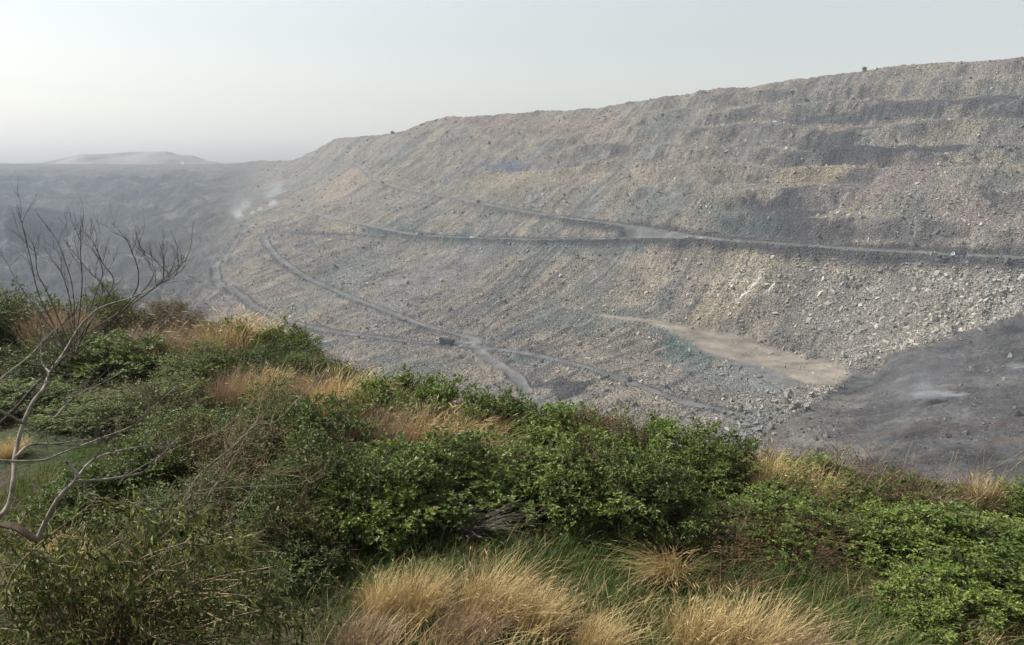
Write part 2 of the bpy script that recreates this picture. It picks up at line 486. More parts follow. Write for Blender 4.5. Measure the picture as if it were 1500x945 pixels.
    blob(790, 262, 120, 12, TAN, .6, -3); blob(700, 285, 70, 14, (0.20, 0.18, 0.13), .5); blob(500, 270, 40, 16, (0.25, 0.20, 0.15), .6, -40)
    blob(505, 335, 30, 10, (0.25, 0.21, 0.15), .6); blob(1080, 412, 62, 36, (0.27, 0.235, 0.175), .8, -50); blob(1040, 455, 42, 18, (0.26, 0.22, 0.16), .7, -30)
    blob(930, 405, 50, 26, (0.23, 0.20, 0.15), .6, -55); blob(1145, 385, 60, 20, (0.24, 0.22, 0.17), .6, -20)
    blob(1310, 262, 60, 24, PNK, .8, -20); blob(1430, 320, 50, 24, PNK, .7); blob(560, 300, 60, 20, PNK, .4); blob(1450, 96, 60, 10, PNK, .5)
    blob(800, 185, 110, 14, (0.20, 0.16, 0.13), .6, -5); blob(690, 178, 60, 8, (0.20, 0.15, 0.13), .6)
    blob(1000, 512, 46, 24, TEAL, .9, 35); blob(1085, 560, 80, 17, (0.13, 0.14, 0.14), .75, 12); blob(1110, 508, 40, 6, TEAL, .8, 10)
    blob(700, 378, 60, 22, (0.12, 0.115, 0.125), .45, -40); blob(590, 430, 70, 30, (0.16, 0.155, 0.165), .5, -45)
    blob(820, 565, 48, 12, DK, .9, 5); blob(520, 400, 60, 30, (0.16, 0.165, 0.165), .5, -40); blob(760, 525, 26, 8, TEAL, .8, 10)
    blob(860, 470, 80, 18, TEAL, .5, -5)
    # pale boulder field lower right
    bf = sstep(1120, 1230, PX - 0.4 * (PY - 450)) * sstep(380, 400, PY) * (1 - coal)
    blend(0.6 * bf, (0.19, 0.18, 0.16))
    # white wash streaks on the cut
    for (x0, y0, x1, y1, wd) in ((1118, 402, 1078, 442, 2.0), (1140, 408, 1122, 428, 1.3), (1092, 390, 1068, 420, 1.2)):
        tx, ty = x1 - x0, y1 - y0; L = tx * tx + ty * ty
        t = np.clip(((PX - x0) * tx + (PY - y0) * ty) / L, 0, 1)
        d = np.hypot(PX - x0 - t * tx, PY - y0 - t * ty) + 1.0 * vnoise(X / 3, Y / 3, 4)
        blend(0.85 * (1 - sstep(wd * 0.5, wd * 1.4, d)), (0.58, 0.54, 0.47))
    # left: dark rock and coal faces
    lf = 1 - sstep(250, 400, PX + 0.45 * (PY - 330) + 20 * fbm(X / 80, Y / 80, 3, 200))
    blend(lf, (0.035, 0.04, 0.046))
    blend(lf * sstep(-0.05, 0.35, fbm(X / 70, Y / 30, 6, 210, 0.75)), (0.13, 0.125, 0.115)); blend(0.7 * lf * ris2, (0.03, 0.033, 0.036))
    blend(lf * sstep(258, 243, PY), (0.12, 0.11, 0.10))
    # roads
    rc = np.array([0.105, 0.106, 0.105])
    tanroad = sstep(860, 900, PX) * sstep(440, 455, PY) * sstep(1250, 1240, PX)
    rcol = rc * (1 + 0.5 * fbm(X / 8, Y / 8, 4, 222))[..., None]
    tr = (tanroad * (PY < 470 + (PX - 868) * 0.29))[..., None]
    rcol = rcol * (1 - tr) + np.array([0.175, 0.155, 0.128]) * tr * (1 + 0.6 * fbm(X / 12, Y / 12, 3, 225))[..., None]
    dk = sstep(1040, 1120, PX)[..., None] * (PY < 420)[..., None]
    rcol = rcol * (1 - 0.2 * dk)
    fd = (sstep(760, 560, PX) * (PY < 330))[..., None]
    rcol = rcol * (1 - 0.6 * fd) + 0.6 * fd * np.array([0.16, 0.15, 0.13])
    col = col * (1 - road[..., None]) + rcol * road[..., None]
    # berm and cut shadow painted as a dark verge beside the roads
    shade_band = np.clip(edge_shade - road, 0, 1); blend((0.95 - 0.75 * sstep(900, 600, PX) * (PY < 335)) * sstep(0.02, 0.5, shade_band), (0.05, 0.05, 0.052))
    # coal floor
    cc = np.array([0.055, 0.054, 0.056]) * (1 + 0.75 * fbm(X / 25, Y / 18, 6, 230, 0.65))[..., None]
    pale = 0.7 * sstep(0.05, 0.5, fbm(X / 35, Y / 14, 5, 240, 0.6) + 0.9 * (1 - sstep(1150, 1330, PX)) * sstep(545, 600, PY) - 0.15)
    cc = cc * (1 - 0.7 * pale[..., None]) + np.array([0.13, 0.125, 0.105]) * 0.7 * pale[..., None]
    red = sstep(0.25, 0.4, fbm(X / 22, Y / 10, 3, 250)) * sstep(600, 640, PY)
    cc = cc * (1 - 0.25 * red[..., None]) + np.array([0.12, 0.07, 0.06]) * 0.25 * red[..., None]
    col = col * (1 - coal[..., None]) + cc * coal[..., None]
    col = np.clip(col * ex[..., None] * 0.84, 0.02, 0.7)

    # ---- plateau behind the crest
    nb = 14
    last = P[-1]
    hd = last[:, :2] / np.linalg.norm(last[:, :2], axis=1)[:, None]
    rows = [P]; crow = [col]
    for i in range(1, nb + 1):
        e = last.copy(); dd = 6 * i ** 1.6
        e[:, :2] += hd * dd
        e[:, 2] += -0.3 - 0.03 * dd + 1.2 * fbm(e[:, 0] / 15, e[:, 1] / 15, 3, 260) * (i > 0)
        rows.append(e[None]); crow.append(col[-1:].copy())
    P = np.concatenate(rows); col = np.concatenate(crow)
    nR, nX = P.shape[:2]
    ii, jj = np.meshgrid(np.arange(nR - 1), np.arange(nX - 1), indexing='ij')
    quad = np.stack([ii * nX + jj, ii * nX + jj + 1, (ii + 1) * nX + jj + 1, (ii + 1) * nX + jj], -1).reshape(-1, 4)
    pad = lambda a: np.concatenate([a, np.zeros((nb, a.shape[1]))])
    rmask = pad(road); cmask = pad(coal)
    fr = (rmask.ravel()[quad].mean(1) > 0.5) ; fc = (cmask.ravel()[quad].mean(1) > 0.5) & ~fr
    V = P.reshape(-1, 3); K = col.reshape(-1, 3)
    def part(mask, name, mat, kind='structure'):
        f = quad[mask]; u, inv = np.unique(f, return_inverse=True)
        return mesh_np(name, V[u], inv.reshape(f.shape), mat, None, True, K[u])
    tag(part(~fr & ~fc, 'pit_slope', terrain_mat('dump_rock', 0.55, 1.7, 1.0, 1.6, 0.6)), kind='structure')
    tag(part(fr, 'haul_road', terrain_mat('road_dust', 0.3, 0.9, 0.25, 0.3, 0.12)), kind='structure')
    tag(part(fc, 'coal_floor', terrain_mat('coal_dust', 0.35, 1.1, 0.7, 0.9, 0.4, 0.85)), kind='structure')
    return dict(PX=PX, PY=PY, P=P[:nr], col=col[:nr], road=road, coal=coal, near=near_any, xs=xs, info=info, dk=DKM, upper=upper, lf=lf, bf=bf)

PIT = build_pit()

def pit_lookup(px, py):
    """nearest pit vertex (row, column) that shows at a photograph pixel"""
    px = np.atleast_1d(px); py = np.atleast_1d(py)
    j = np.clip(np.round((px + 400) / 1.75).astype(int), 0, len(PIT['xs']) - 1)
    top = skyline(PIT['xs'][j]); s = np.clip((860 - py) / (860 - top), 0, 1)
    sfr = 1 - (1 - s) ** (1 / 1.25)
    i = np.clip(np.round(sfr * 429).astype(int), 0, 429)
    return i, j

# ------------------------------------------------------------------ loose rock on the slopes
def build_rubble():
    N = 420000
    px = rng.uniform(240, 1600, N); py = rng.uniform(80, 680, N)
    ok = py > skyline(px) + 1
    px, py = px[ok], py[ok]
    i, j = pit_lookup(px, py)
    P = PIT['P'][i, j].copy(); K = PIT['col'][i, j].copy()
    clump = fbm(P[:, 0] / 18, P[:, 1] / 18, 4, 300)
    bf = PIT['bf'][i, j]
    toe = sstep(60, 0, np.abs(py - np.interp(px, [1050, 1100, 1180, 1240, 1300, 1400, 1500], [640, 640, 600, 553, 518, 492, 462]))) * (px > 1040)
    pile = sstep(560, 620, py) * sstep(1060, 1100, px) * (px < 1240)
    sx, sy = 1248 - 1088, 552 - 636
    tt = np.clip(((px - 1088) * sx + (py - 636) * sy) / (sx * sx + sy * sy), 0, 1)
    ridge = sstep(13, 4, np.hypot(px - 1088 - tt * sx, py - 636 - tt * sy))
    pile = np.maximum(pile, 1.3 * ridge)
    dens = 0.36 + 1.1 * clump + 0.35 * bf + 0.25 * sstep(700, 1300, px) + 0.3 * pile
    dens *= (1 - PIT['lf'][i, j]) * (1 - 0.93 * PIT['road'][i, j]) * (1 - 0.93 * PIT['coal'][i, j] * (1 - ridge)) * (1 - 0.85 * PIT['dk'][i, j])
    keep = rng.random(len(px)) < dens
    px, py, P, K, bf, i, j = px[keep], py[keep], P[keep], K[keep], bf[keep], i[keep], j[keep]
    pile = pile[keep]
    n = len(px)
    P[:, 0] += rng.normal(0, .5, n); P[:, 1] += rng.normal(0, .5, n)
    u = rng.random(n)
    size = 0.31 * (1 - u) ** -0.36                      # metres, long tail
    size = np.minimum(size, 2.2) * (1 + 0.22 * bf + 0.45 * pile) * (0.75 + 0.25 * P[:, 1] / 600)
    base = np.array([[1, 0, 0], [0, 1, 0], [-1, 0, 0], [0, -1, 0], [.3, .2, 1], [0, 0, -.6], [.72, .66, .5], [-.7, -.6, .5]], float)
    tri = np.array([[0, 6, 4], [0, 1, 6], [1, 4, 6], [1, 2, 4], [2, 7, 4], [2, 3, 7], [3, 4, 7], [3, 0, 4], [1, 0, 5], [2, 1, 5], [3, 2, 5], [0, 3, 5]])
    V = base[None] * (1 + rng.uniform(-.35, .35, (n, 8, 3)))
    V *= np.stack([rng.uniform(.8, 1.5, n), rng.uniform(.6, 1.1, n), rng.uniform(.5, .95, n)], -1)[:, None]
    # random rotations
    q = rng.normal(size=(n, 4)); q /= np.linalg.norm(q, axis=1)[:, None]
    w, x, y, z = q.T
    M = np.stack([1 - 2 * (y * y + z * z), 2 * (x * y - z * w), 2 * (x * z + y * w),
                  2 * (x * y + z * w), 1 - 2 * (x * x + z * z), 2 * (y * z - x * w),
                  2 * (x * z - y * w), 2 * (y * z + x * w), 1 - 2 * (x * x + y * y)], -1).reshape(n, 3, 3)
    V = np.einsum('nij,nkj->nki', M, V) * size[:, None, None]
    V += P[:, None]
    V[:, :, 2] += (size * 0.15)[:, None]
    T = (tri[None] + (np.arange(n) * 8)[:, None, None]).reshape(-1, 3)
    br = (0.8 + 1.15 * rng.random(n) ** 1.3 + 0.2 * bf)[:, None]
    K = np.clip(K * 0.8 + 0.2 * np.array([0.21, 0.20, 0.18]), 0, 1) * br
    K = np.repeat(np.clip(K, 0.03, 0.40), 8, axis=0)
    m, nt, b = new_mat('broken_rock')
    a = nt.nodes.new('ShaderNodeAttribute'); a.attribute_name = 'Col'
    nt.links.new(a.outputs['Color'], b.inputs['Base Color'])
    b.inputs['Roughness'].default_value = 0.85; b.inputs['Specular IOR Level'].default_value = 0.25
    o = mesh_np('rubble', V.reshape(-1, 3), T, m, None, False, K)
    tag(o, 'grey and beige broken rock strewn over the dump slopes', 'rubble', kind='stuff')
    print('rocks', n)
build_rubble()

# ------------------------------------------------------------------ hill beyond the far rim and the shaded shoulder at the left
def strip_hill(name, prof, Y0, depth, zbase_py, col, seed, amp):
    xs = np.linspace(prof[0][0], prof[-1][0], 220)
    tops = np.interp(xs, [p[0] for p in prof], [p[1] for p in prof])
    rows = []
    nr = 40
    for s in np.linspace(0, 1, nr):
        py = zbase_py + (tops - zbase_py) * s
        rows.append(at(xs, py, Y0 + depth * s))
    for k in range(1, 8):
        e = rows[nr - 1].copy(); e[:, 1] += depth * 0.25 * k; e[:, 2] -= 0.03 * depth * k ** 1.5
        rows.append(e)
    P = np.array(rows)
    P[..., 2] += amp * fbm(P[..., 0] / 70, P[..., 1] / 70, 5, seed)
    K = np.broadcast_to(np.array(col), P.shape) * (1 + 0.7 * fbm(P[..., 0] / 90, P[..., 2] / 22, 4, seed + 3))[..., None]
    nR, nX = P.shape[:2]
    ii, jj = np.meshgrid(np.arange(nR - 1), np.arange(nX - 1), indexing='ij')
    quad = np.stack([ii * nX + jj, ii * nX + jj + 1, (ii + 1) * nX + jj + 1, (ii + 1) * nX + jj], -1).reshape(-1, 4)
    o = mesh_np(name, P.reshape(-1, 3), quad, terrain_mat(name + '_soil', 0.1, 0.4, 0.7, 2.0, 0.3), None, True, K.reshape(-1, 3))
    return tag(o, kind='structure')
strip_hill('distant_hill', [(-60, 241), (60, 238), (95, 231), (120, 226), (160, 225), (200, 223), (243, 222), (262, 227), (282, 228), (300, 235), (330, 239), (380, 242)], 2800, 350, 246, (0.13, 0.12, 0.11), 400, 3)
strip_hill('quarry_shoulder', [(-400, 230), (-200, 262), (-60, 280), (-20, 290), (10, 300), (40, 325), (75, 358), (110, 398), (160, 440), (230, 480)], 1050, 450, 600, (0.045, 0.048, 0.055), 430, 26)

# ------------------------------------------------------------------ near ground: the overgrown rim we look across
def rim_edge(X):
    return np.interp(X, [-40, -16, -9, -4, 0, 5, 12, 40], [34, 31, 27, 20.5, 17.0, 15.6, 14.6, 14])
def ground_z(X, Y):
    X = np.asarray(X, float); Y = np.asarray(Y, float)
    z = -5.6 - 0.085 * np.clip(X, 0, 40) - 0.02 * np.clip(Y - 10, 0, 30)
    z = z + 0.35 * fbm(X / 4, Y / 4, 3, 500)
    z = z + np.clip(7.5 - Y, 0, 12) * 0.52                      # bank we stand on
    z = np.minimum(z, -1.75)
    e = rim_edge(X) + 1.2 * fbm(X / 5, 0 * Y, 2, 510)
    d = np.clip(Y - e, 0, None)
    return z - 0.9 * d - 0.05 * d ** 1.5

def build_near():
    xs = np.arange(-48, 48.01, 0.3); ys = np.concatenate([np.arange(-12, 40, 0.3), 40 + np.arange(1, 40) ** 1.35])
    X, Y = np.meshgrid(xs, ys)
    Z = np.maximum(ground_z(X, Y), -175)
    K = np.broadcast_to(np.array([0.055, 0.044, 0.03]), X.shape + (3,)).copy()
    g = sstep(-0.15, 0.35, fbm(X / 3, Y / 3, 4, 520))[..., None]
    K = K * (1 - g) + np.array([0.03, 0.04, 0.016]) * g
    P = np.stack([X, Y, Z], -1)
    nR, nX = X.shape
    ii, jj = np.meshgrid(np.arange(nR - 1), np.arange(nX - 1), indexing='ij')
    quad = np.stack([ii * nX + jj, ii * nX + jj + 1, (ii + 1) * nX + jj + 1, (ii + 1) * nX + jj], -1).reshape(-1, 4)
    o = mesh_np('ground', P.reshape(-1, 3), quad, terrain_mat('rim_soil', 6, 18, 0.6, 0.06, 0.35), None, True, K.reshape(-1, 3))
    tag(o, kind='structure')
build_near()

# ------------------------------------------------------------------ foliage builders
def leaves(mb, P, D, Nn, L, W):
    """folded rhombus leaves: base P, along D, with approximate face normal Nn"""
    n = len(P)
    D = D / (np.linalg.norm(D, axis=1)[:, None] + 1e-9)
    S_ = np.cross(D, Nn); S_ /= np.linalg.norm(S_, axis=1)[:, None] + 1e-9
    N2 = np.cross(S_, D)
    L = np.broadcast_to(L, n)[:, None]; W = np.broadcast_to(W, n)[:, None]
    mid = P + D * L * 0.42
    V = np.stack([P, mid - S_ * W * 0.5 + N2 * W * 0.16, P + D * L - N2 * L * 0.12, mid + S_ * W * 0.5 + N2 * W * 0.16], 1)
    k = (np.arange(n) * 4)[:, None]
    T = np.concatenate([k + [0, 1, 2], k + [0, 2, 3]], 0)
    mb.add(V.reshape(-1, 3), T=T)

def unit(v): return v / (np.linalg.norm(v, axis=-1, keepdims=True) + 1e-9)

def shoot_bush(seed, r=1.2, h=1.7, nshoot=1500, per=9, leafL=0.065, leafW=0.032, shootL=0.20, lobes=9, droop=0.2, inner=0.22):
    g = np.random.default_rng(seed)
    # lobes make an uneven mound
    lc = []
    for k in range(lobes):
        a = g.uniform(0, 2 * math.pi); rr = r * math.sqrt(g.uniform(0.02, 1)) * 0.72
        hh = h * g.uniform(0.35, 0.74) * (1 - 0.35 * rr / r)
        lc.append((rr * math.cos(a), rr * math.sin(a), hh, g.uniform(0.30, 0.46) * r))
    lc = np.array(lc)
    lc[0, :3] = (0, 0, h * 0.74); lc[0, 3] = 0.26 * h
    area = lc[:, 3] ** 2; area /= area.sum()
    li = g.choice(lobes, nshoot, p=area)
    d = unit(g.normal(size=(nshoot, 3)) + np.array([0, 0, 0.25]))
    rad = lc[li, 3] * np.where(g.random(nshoot) < inner, g.uniform(0.3, 0.85, nshoot), g.uniform(0.85, 1.12, nshoot))
    B = lc[li, :3] + d * rad[:, None] * np.array([1, 1, 1.0])
    ncl = nshoot // 9
    ci = g.integers(0, ncl, nshoot)
    B = B[ci] + g.normal(0, 0.085, (nshoot, 3)); d = unit(d[ci] + g.normal(0, .35, (nshoot, 3)))
    low = B[:, 2] < 0.05
    B[low, 2] = g.uniform(0.03, 0.5 * h, low.sum())
    # skirts: shoots hanging to the ground round the sides
    ns = nshoot // 4
    a = g.uniform(0, 2 * math.pi, ns); zz = g.uniform(0.0, 0.6, ns) * h
    rr = r * (0.95 - 0.35 * (zz / h) ** 2) * g.uniform(0.75, 1.05, ns)
    q = g.integers(0, ns // 8, ns); a = a[q] + g.normal(0, .07, ns); zz = np.clip(zz[q] + g.normal(0, .08, ns), .02, h); rr = rr[q]
    B2 = np.stack([rr * np.cos(a), rr * np.sin(a), zz], -1)
    d2 = unit(np.stack([np.cos(a), np.sin(a), np.full(ns, 0.3)], -1) + g.normal(0, .3, (ns, 3)))
    B = np.vstack([B, B2]); d = np.vstack([d, d2]); n = len(B)
    d = unit(d + np.array([0, 0, 0.35]) + g.normal(0, .35, (n, 3)))
    LL = shootL * g.uniform(0.5, 1.3, n) * np.where(g.random(n) < .08, 2.1, 1.0)
    lsz = g.uniform(.55, 1.35, n)
    mb = MB()
    for k in range(per):
        t = (k + 0.6) / per
        P = B + d * (LL * t)[:, None]; P[:, 2] -= droop * LL * t * t
        side = unit(g.normal(size=(n, 3)))
        side = unit(side - (side * d).sum(1)[:, None] * d)
        D = unit(side * (0.9 - 0.4 * t) + d * (0.4 + 0.6 * t) + np.array([0, 0, -0.10]))
        Nn = unit(d * 0.5 + np.array([0, 0, 0.9]) + g.normal(0, .45, (n, 3)))
        s = lsz * (0.7 + 0.6 * g.random(n)) * (1.1 - 0.35 * t)
        leaves(mb, P, D, Nn, leafL * s, leafW * s)
    st = MB()
    for k in range(26):
        i = g.integers(0, n); tip = B[i] + d[i] * LL[i]
        a0 = g.uniform(0, 2 * math.pi); b0 = np.array([0.12 * math.cos(a0), 0.12 * math.sin(a0), 0.0])
        mid = (b0 + tip) / 2 + np.array([0, 0, 0.12]) + g.normal(0, .06, 3)
        tube(st, smooth_line([b0, mid, tip], 4), 0.012, 0.003, 4)
    for i in g.choice(n, 220, replace=False):
        c = lc[np.argmin(((lc[:, :3] - B[i]) ** 2).sum(1)), :3]
        tube(st, np.array([c * 0.6 + B[i] * 0.4 + g.normal(0, .03, 3), B[i], B[i] + d[i] * LL[i] * 1.05]), 0.006, 0.0015, 3)
    dt = st
    for i in g.choice(n, 70, replace=False):
        dd = unit(d[i] + g.normal(0, .5, 3)); l = g.uniform(.25, .6)
        p = B[i] - dd * .1
        q = [p]
        for k in range(4):
            dd = unit(dd + g.normal(0, .25, 3)); p = p + dd * l / 4; q.append(p)
        tube(dt, np.array(q), 0.005, 0.0015, 3)
        tube(dt, np.array([q[2], q[2] + unit(dd + g.normal(0, .8, 3)) * l * .4]), .003, .001, 3)
    return mb, st, None

def twig_bush(seed, r=1.0, h=1.4, n=420, leafy=0.4):
    """dry tangle of fine twigs with a few brown leaves"""
    g = np.random.default_rng(seed)
    st = MB(); mb = MB()
    tips = []
    for k in range(n):
        a = g.uniform(0, 2 * math.pi); rr = r * 0.5 * math.sqrt(g.random())
        b = np.array([rr * math.cos(a), rr * math.sin(a), g.uniform(0, 0.3) * h])
        d = unit(np.array([math.cos(a) * g.uniform(.2, 1.2), math.sin(a) * g.uniform(.2, 1.2), g.uniform(.3, 1.3)]) + g.normal(0, .25, 3))
        L = h * g.uniform(.4, .95)
        pts = [b]; c = b.copy()
        for s in range(5):
            d = unit(d + g.normal(0, .22, 3) + np.array([0, 0, -0.10]))
            c = c + d * L / 5; pts.append(c.copy())
            if s > 1: tips.append((c.copy(), d.copy()))
        tube(st, np.array(pts), 0.005, 0.0015, 3)
    T = np.array([t[0] for t in tips]); D = np.array([t[1] for t in tips])
    m = int(len(T) * 4 * leafy)
    i = g.integers(0, len(T), m)
    P = T[i] + g.normal(0, .05, (m, 3))
    leaves(mb, P, unit(D[i] + g.normal(0, .7, (m, 3))), unit(g.normal(size=(m, 3)) + [0, 0, .8]), 0.045 * g.uniform(.5, 1.3, m), 0.02 * g.uniform(.6, 1.3, m))
    return mb, st

def blades(mb, B, h, lean, width, g, nseg=3, curl=0.5):
    """curved tapering grass blades; B bases, h heights, lean (n,3) horizontal direction times amount"""
    n = len(B)
    side = unit(np.cross(np.broadcast_to([0, 0, 1.0], (n, 3)), lean + g.normal(0, .3, (n, 3)) * [1, 1, 0]))
    rows = []
    for s in range(nseg + 1):
        t = s / nseg
        c = B + lean * (h * t ** 1.8 * (0.6 + curl))[:, None] if curl else B
        c = B + lean * (h * (0.25 * t + curl * t * t))[:, None]
        c = c + np.array([0, 0, 1.0]) * (h * (t - 0.32 * curl * t * t))[:, None]
        w = (width * (1 - t) ** 0.7 * 0.5)[:, None] + 0.0004
        rows.append(c - side * w); rows.append(c + side * w)
    V = np.stack(rows, 1)
    k = (np.arange(n) * (2 * nseg + 2))[:, None]
    Q = np.concatenate([k + [2 * s, 2 * s + 1, 2 * s + 3, 2 * s + 2] for s in range(nseg)], 0)
    mb.add(V.reshape(-1, 3), Q=Q)

# ---- plant materials
M_GREEN = leaf_mat('leaf_green', (0.026, 0.040, 0.010), (0.085, 0.125, 0.024), (0.20, 0.26, 0.055), dry=0.27)
M_FRESH = leaf_mat('leaf_fresh_green', (0.036, 0.056, 0.012), (0.115, 0.165, 0.032), (0.25, 0.31, 0.075), dry=0.22)
M_DARK = leaf_mat('leaf_dark_green', (0.022, 0.034, 0.009), (0.075, 0.105, 0.022), (0.19, 0.23, 0.055), dry=0.26)
M_OLIVE = leaf_mat('leaf_olive', (0.03, 0.036, 0.012), (0.06, 0.07, 0.022), (0.11, 0.115, 0.035), dry=0.46, dcol=(0.13, 0.07, 0.03))
M_BROWN = leaf_mat('leaf_dry_brown', (0.05, 0.026, 0.014), (0.10, 0.058, 0.028), (0.17, 0.11, 0.05), trans=0.2)
M_TWIG = plain('grey_brown_twig', (0.13, 0.10, 0.075), 0.9, var=0.25, scale=20)
M_DRYT = plain('dry_straw_twig', (0.24, 0.18, 0.11), 0.9, var=0.3, scale=20)
M_REDT = plain('reddish_dry_twig', (0.13, 0.07, 0.05), 0.9, var=0.3, scale=20)
M_STRAW = leaf_mat('straw_grass', (0.25, 0.175, 0.08), (0.47, 0.36, 0.17), (0.68, 0.56, 0.31), trans=0.25, rough=0.6, spec=0.2, tint=(1.05, 1.0, 0.95))
M_STRAWR = leaf_mat('reddish_straw_grass', (0.17, 0.115, 0.07), (0.31, 0.225, 0.145), (0.46, 0.36, 0.245), trans=0.25, rough=0.6, spec=0.2, tint=(1.05, 1.0, 0.95))
M_GRASS = leaf_mat('green_grass', (0.028, 0.052, 0.012), (0.06, 0.105, 0.022), (0.11, 0.16, 0.04), trans=0.35, rough=0.5, spec=0.25, dry=0.28, dcol=(0.22, 0.16, 0.08))
M_GREYD = plain('grey_dead_grass', (0.17, 0.15, 0.13), 0.9, var=0.3, scale=8)

# ---- archetype bushes; the first placement uses the built one, later ones are copies
ARCH = {}
def make_arch(key, mk, leafm, stemm, name, cat):
    mb, st, dt = (*mk, None)[:3]
    t = thing(name, '', cat, (0, 0, 0))
    mb.build('foliage', leafm, t)
    st.build('stems', stemm, t, True)
    if dt: dt.build('dead_twigs', M_DRYT, t)
    ARCH[key] = [t, False]
make_arch('green1', shoot_bush(1, leafL=0.075, leafW=0.038), M_GREEN, M_TWIG, 'bush', 'bush')
make_arch('green2', shoot_bush(2, lobes=12, leafL=0.072, leafW=0.038), M_GREEN, M_TWIG, 'bush', 'bush')
make_arch('fresh1', shoot_bush(3, leafL=0.075, leafW=0.036), M_FRESH, M_TWIG, 'bush', 'bush')
make_arch('fresh2', shoot_bush(4, leafL=0.085, leafW=0.04, nshoot=1300, lobes=11), M_FRESH, M_TWIG, 'bush', 'bush')
make_arch('dark1', shoot_bush(5, leafL=0.05, leafW=0.026, nshoot=1900, lobes=10), M_DARK, M_TWIG, 'bush', 'bush')
make_arch('dark2', shoot_bush(6, leafL=0.055, leafW=0.028, nshoot=1800, lobes=12), M_DARK, M_TWIG, 'bush', 'bush')
make_arch('olive', shoot_bush(7, leafL=0.055, leafW=0.022, nshoot=1100, shootL=0.28), M_OLIVE, M_DRYT, 'bush', 'bush')
make_arch('dry', twig_bush(8), M_BROWN, M_REDT, 'dry_bush', 'dry bush')
make_arch('dry2', twig_bush(9, n=330, leafy=0.9), M_BROWN, M_DRYT, 'dry_bush', 'dry bush')

GB = 'bushes crowding the rim of the pit'
def place(key, px, pytop, Y, rs, label, sink=0.05):
    rec = ARCH[key]
    t = rec[0] if not rec[1] else copy_tree(rec[0])
    rec[1] = True
    top = at(px, pytop, Y)
    gz = float(ground_z(top[0], Y))
    H0 = 1.4 if key.startswith('dry') else 1.7
    h = top[2] - gz
    if h < 0.55 or h > 3.4: print('bush height?', px, pytop, Y, round(h, 2))
    h = min(max(h, 0.5), 3.6)
    t.location = (top[0], Y, gz - sink)
    t.rotation_euler = (0, 0, random.uniform(0, 6.28))
    t.scale = (rs, rs * random.uniform(.9, 1.1), h / H0)
    t['label'] = label; t['group'] = GB
    return t

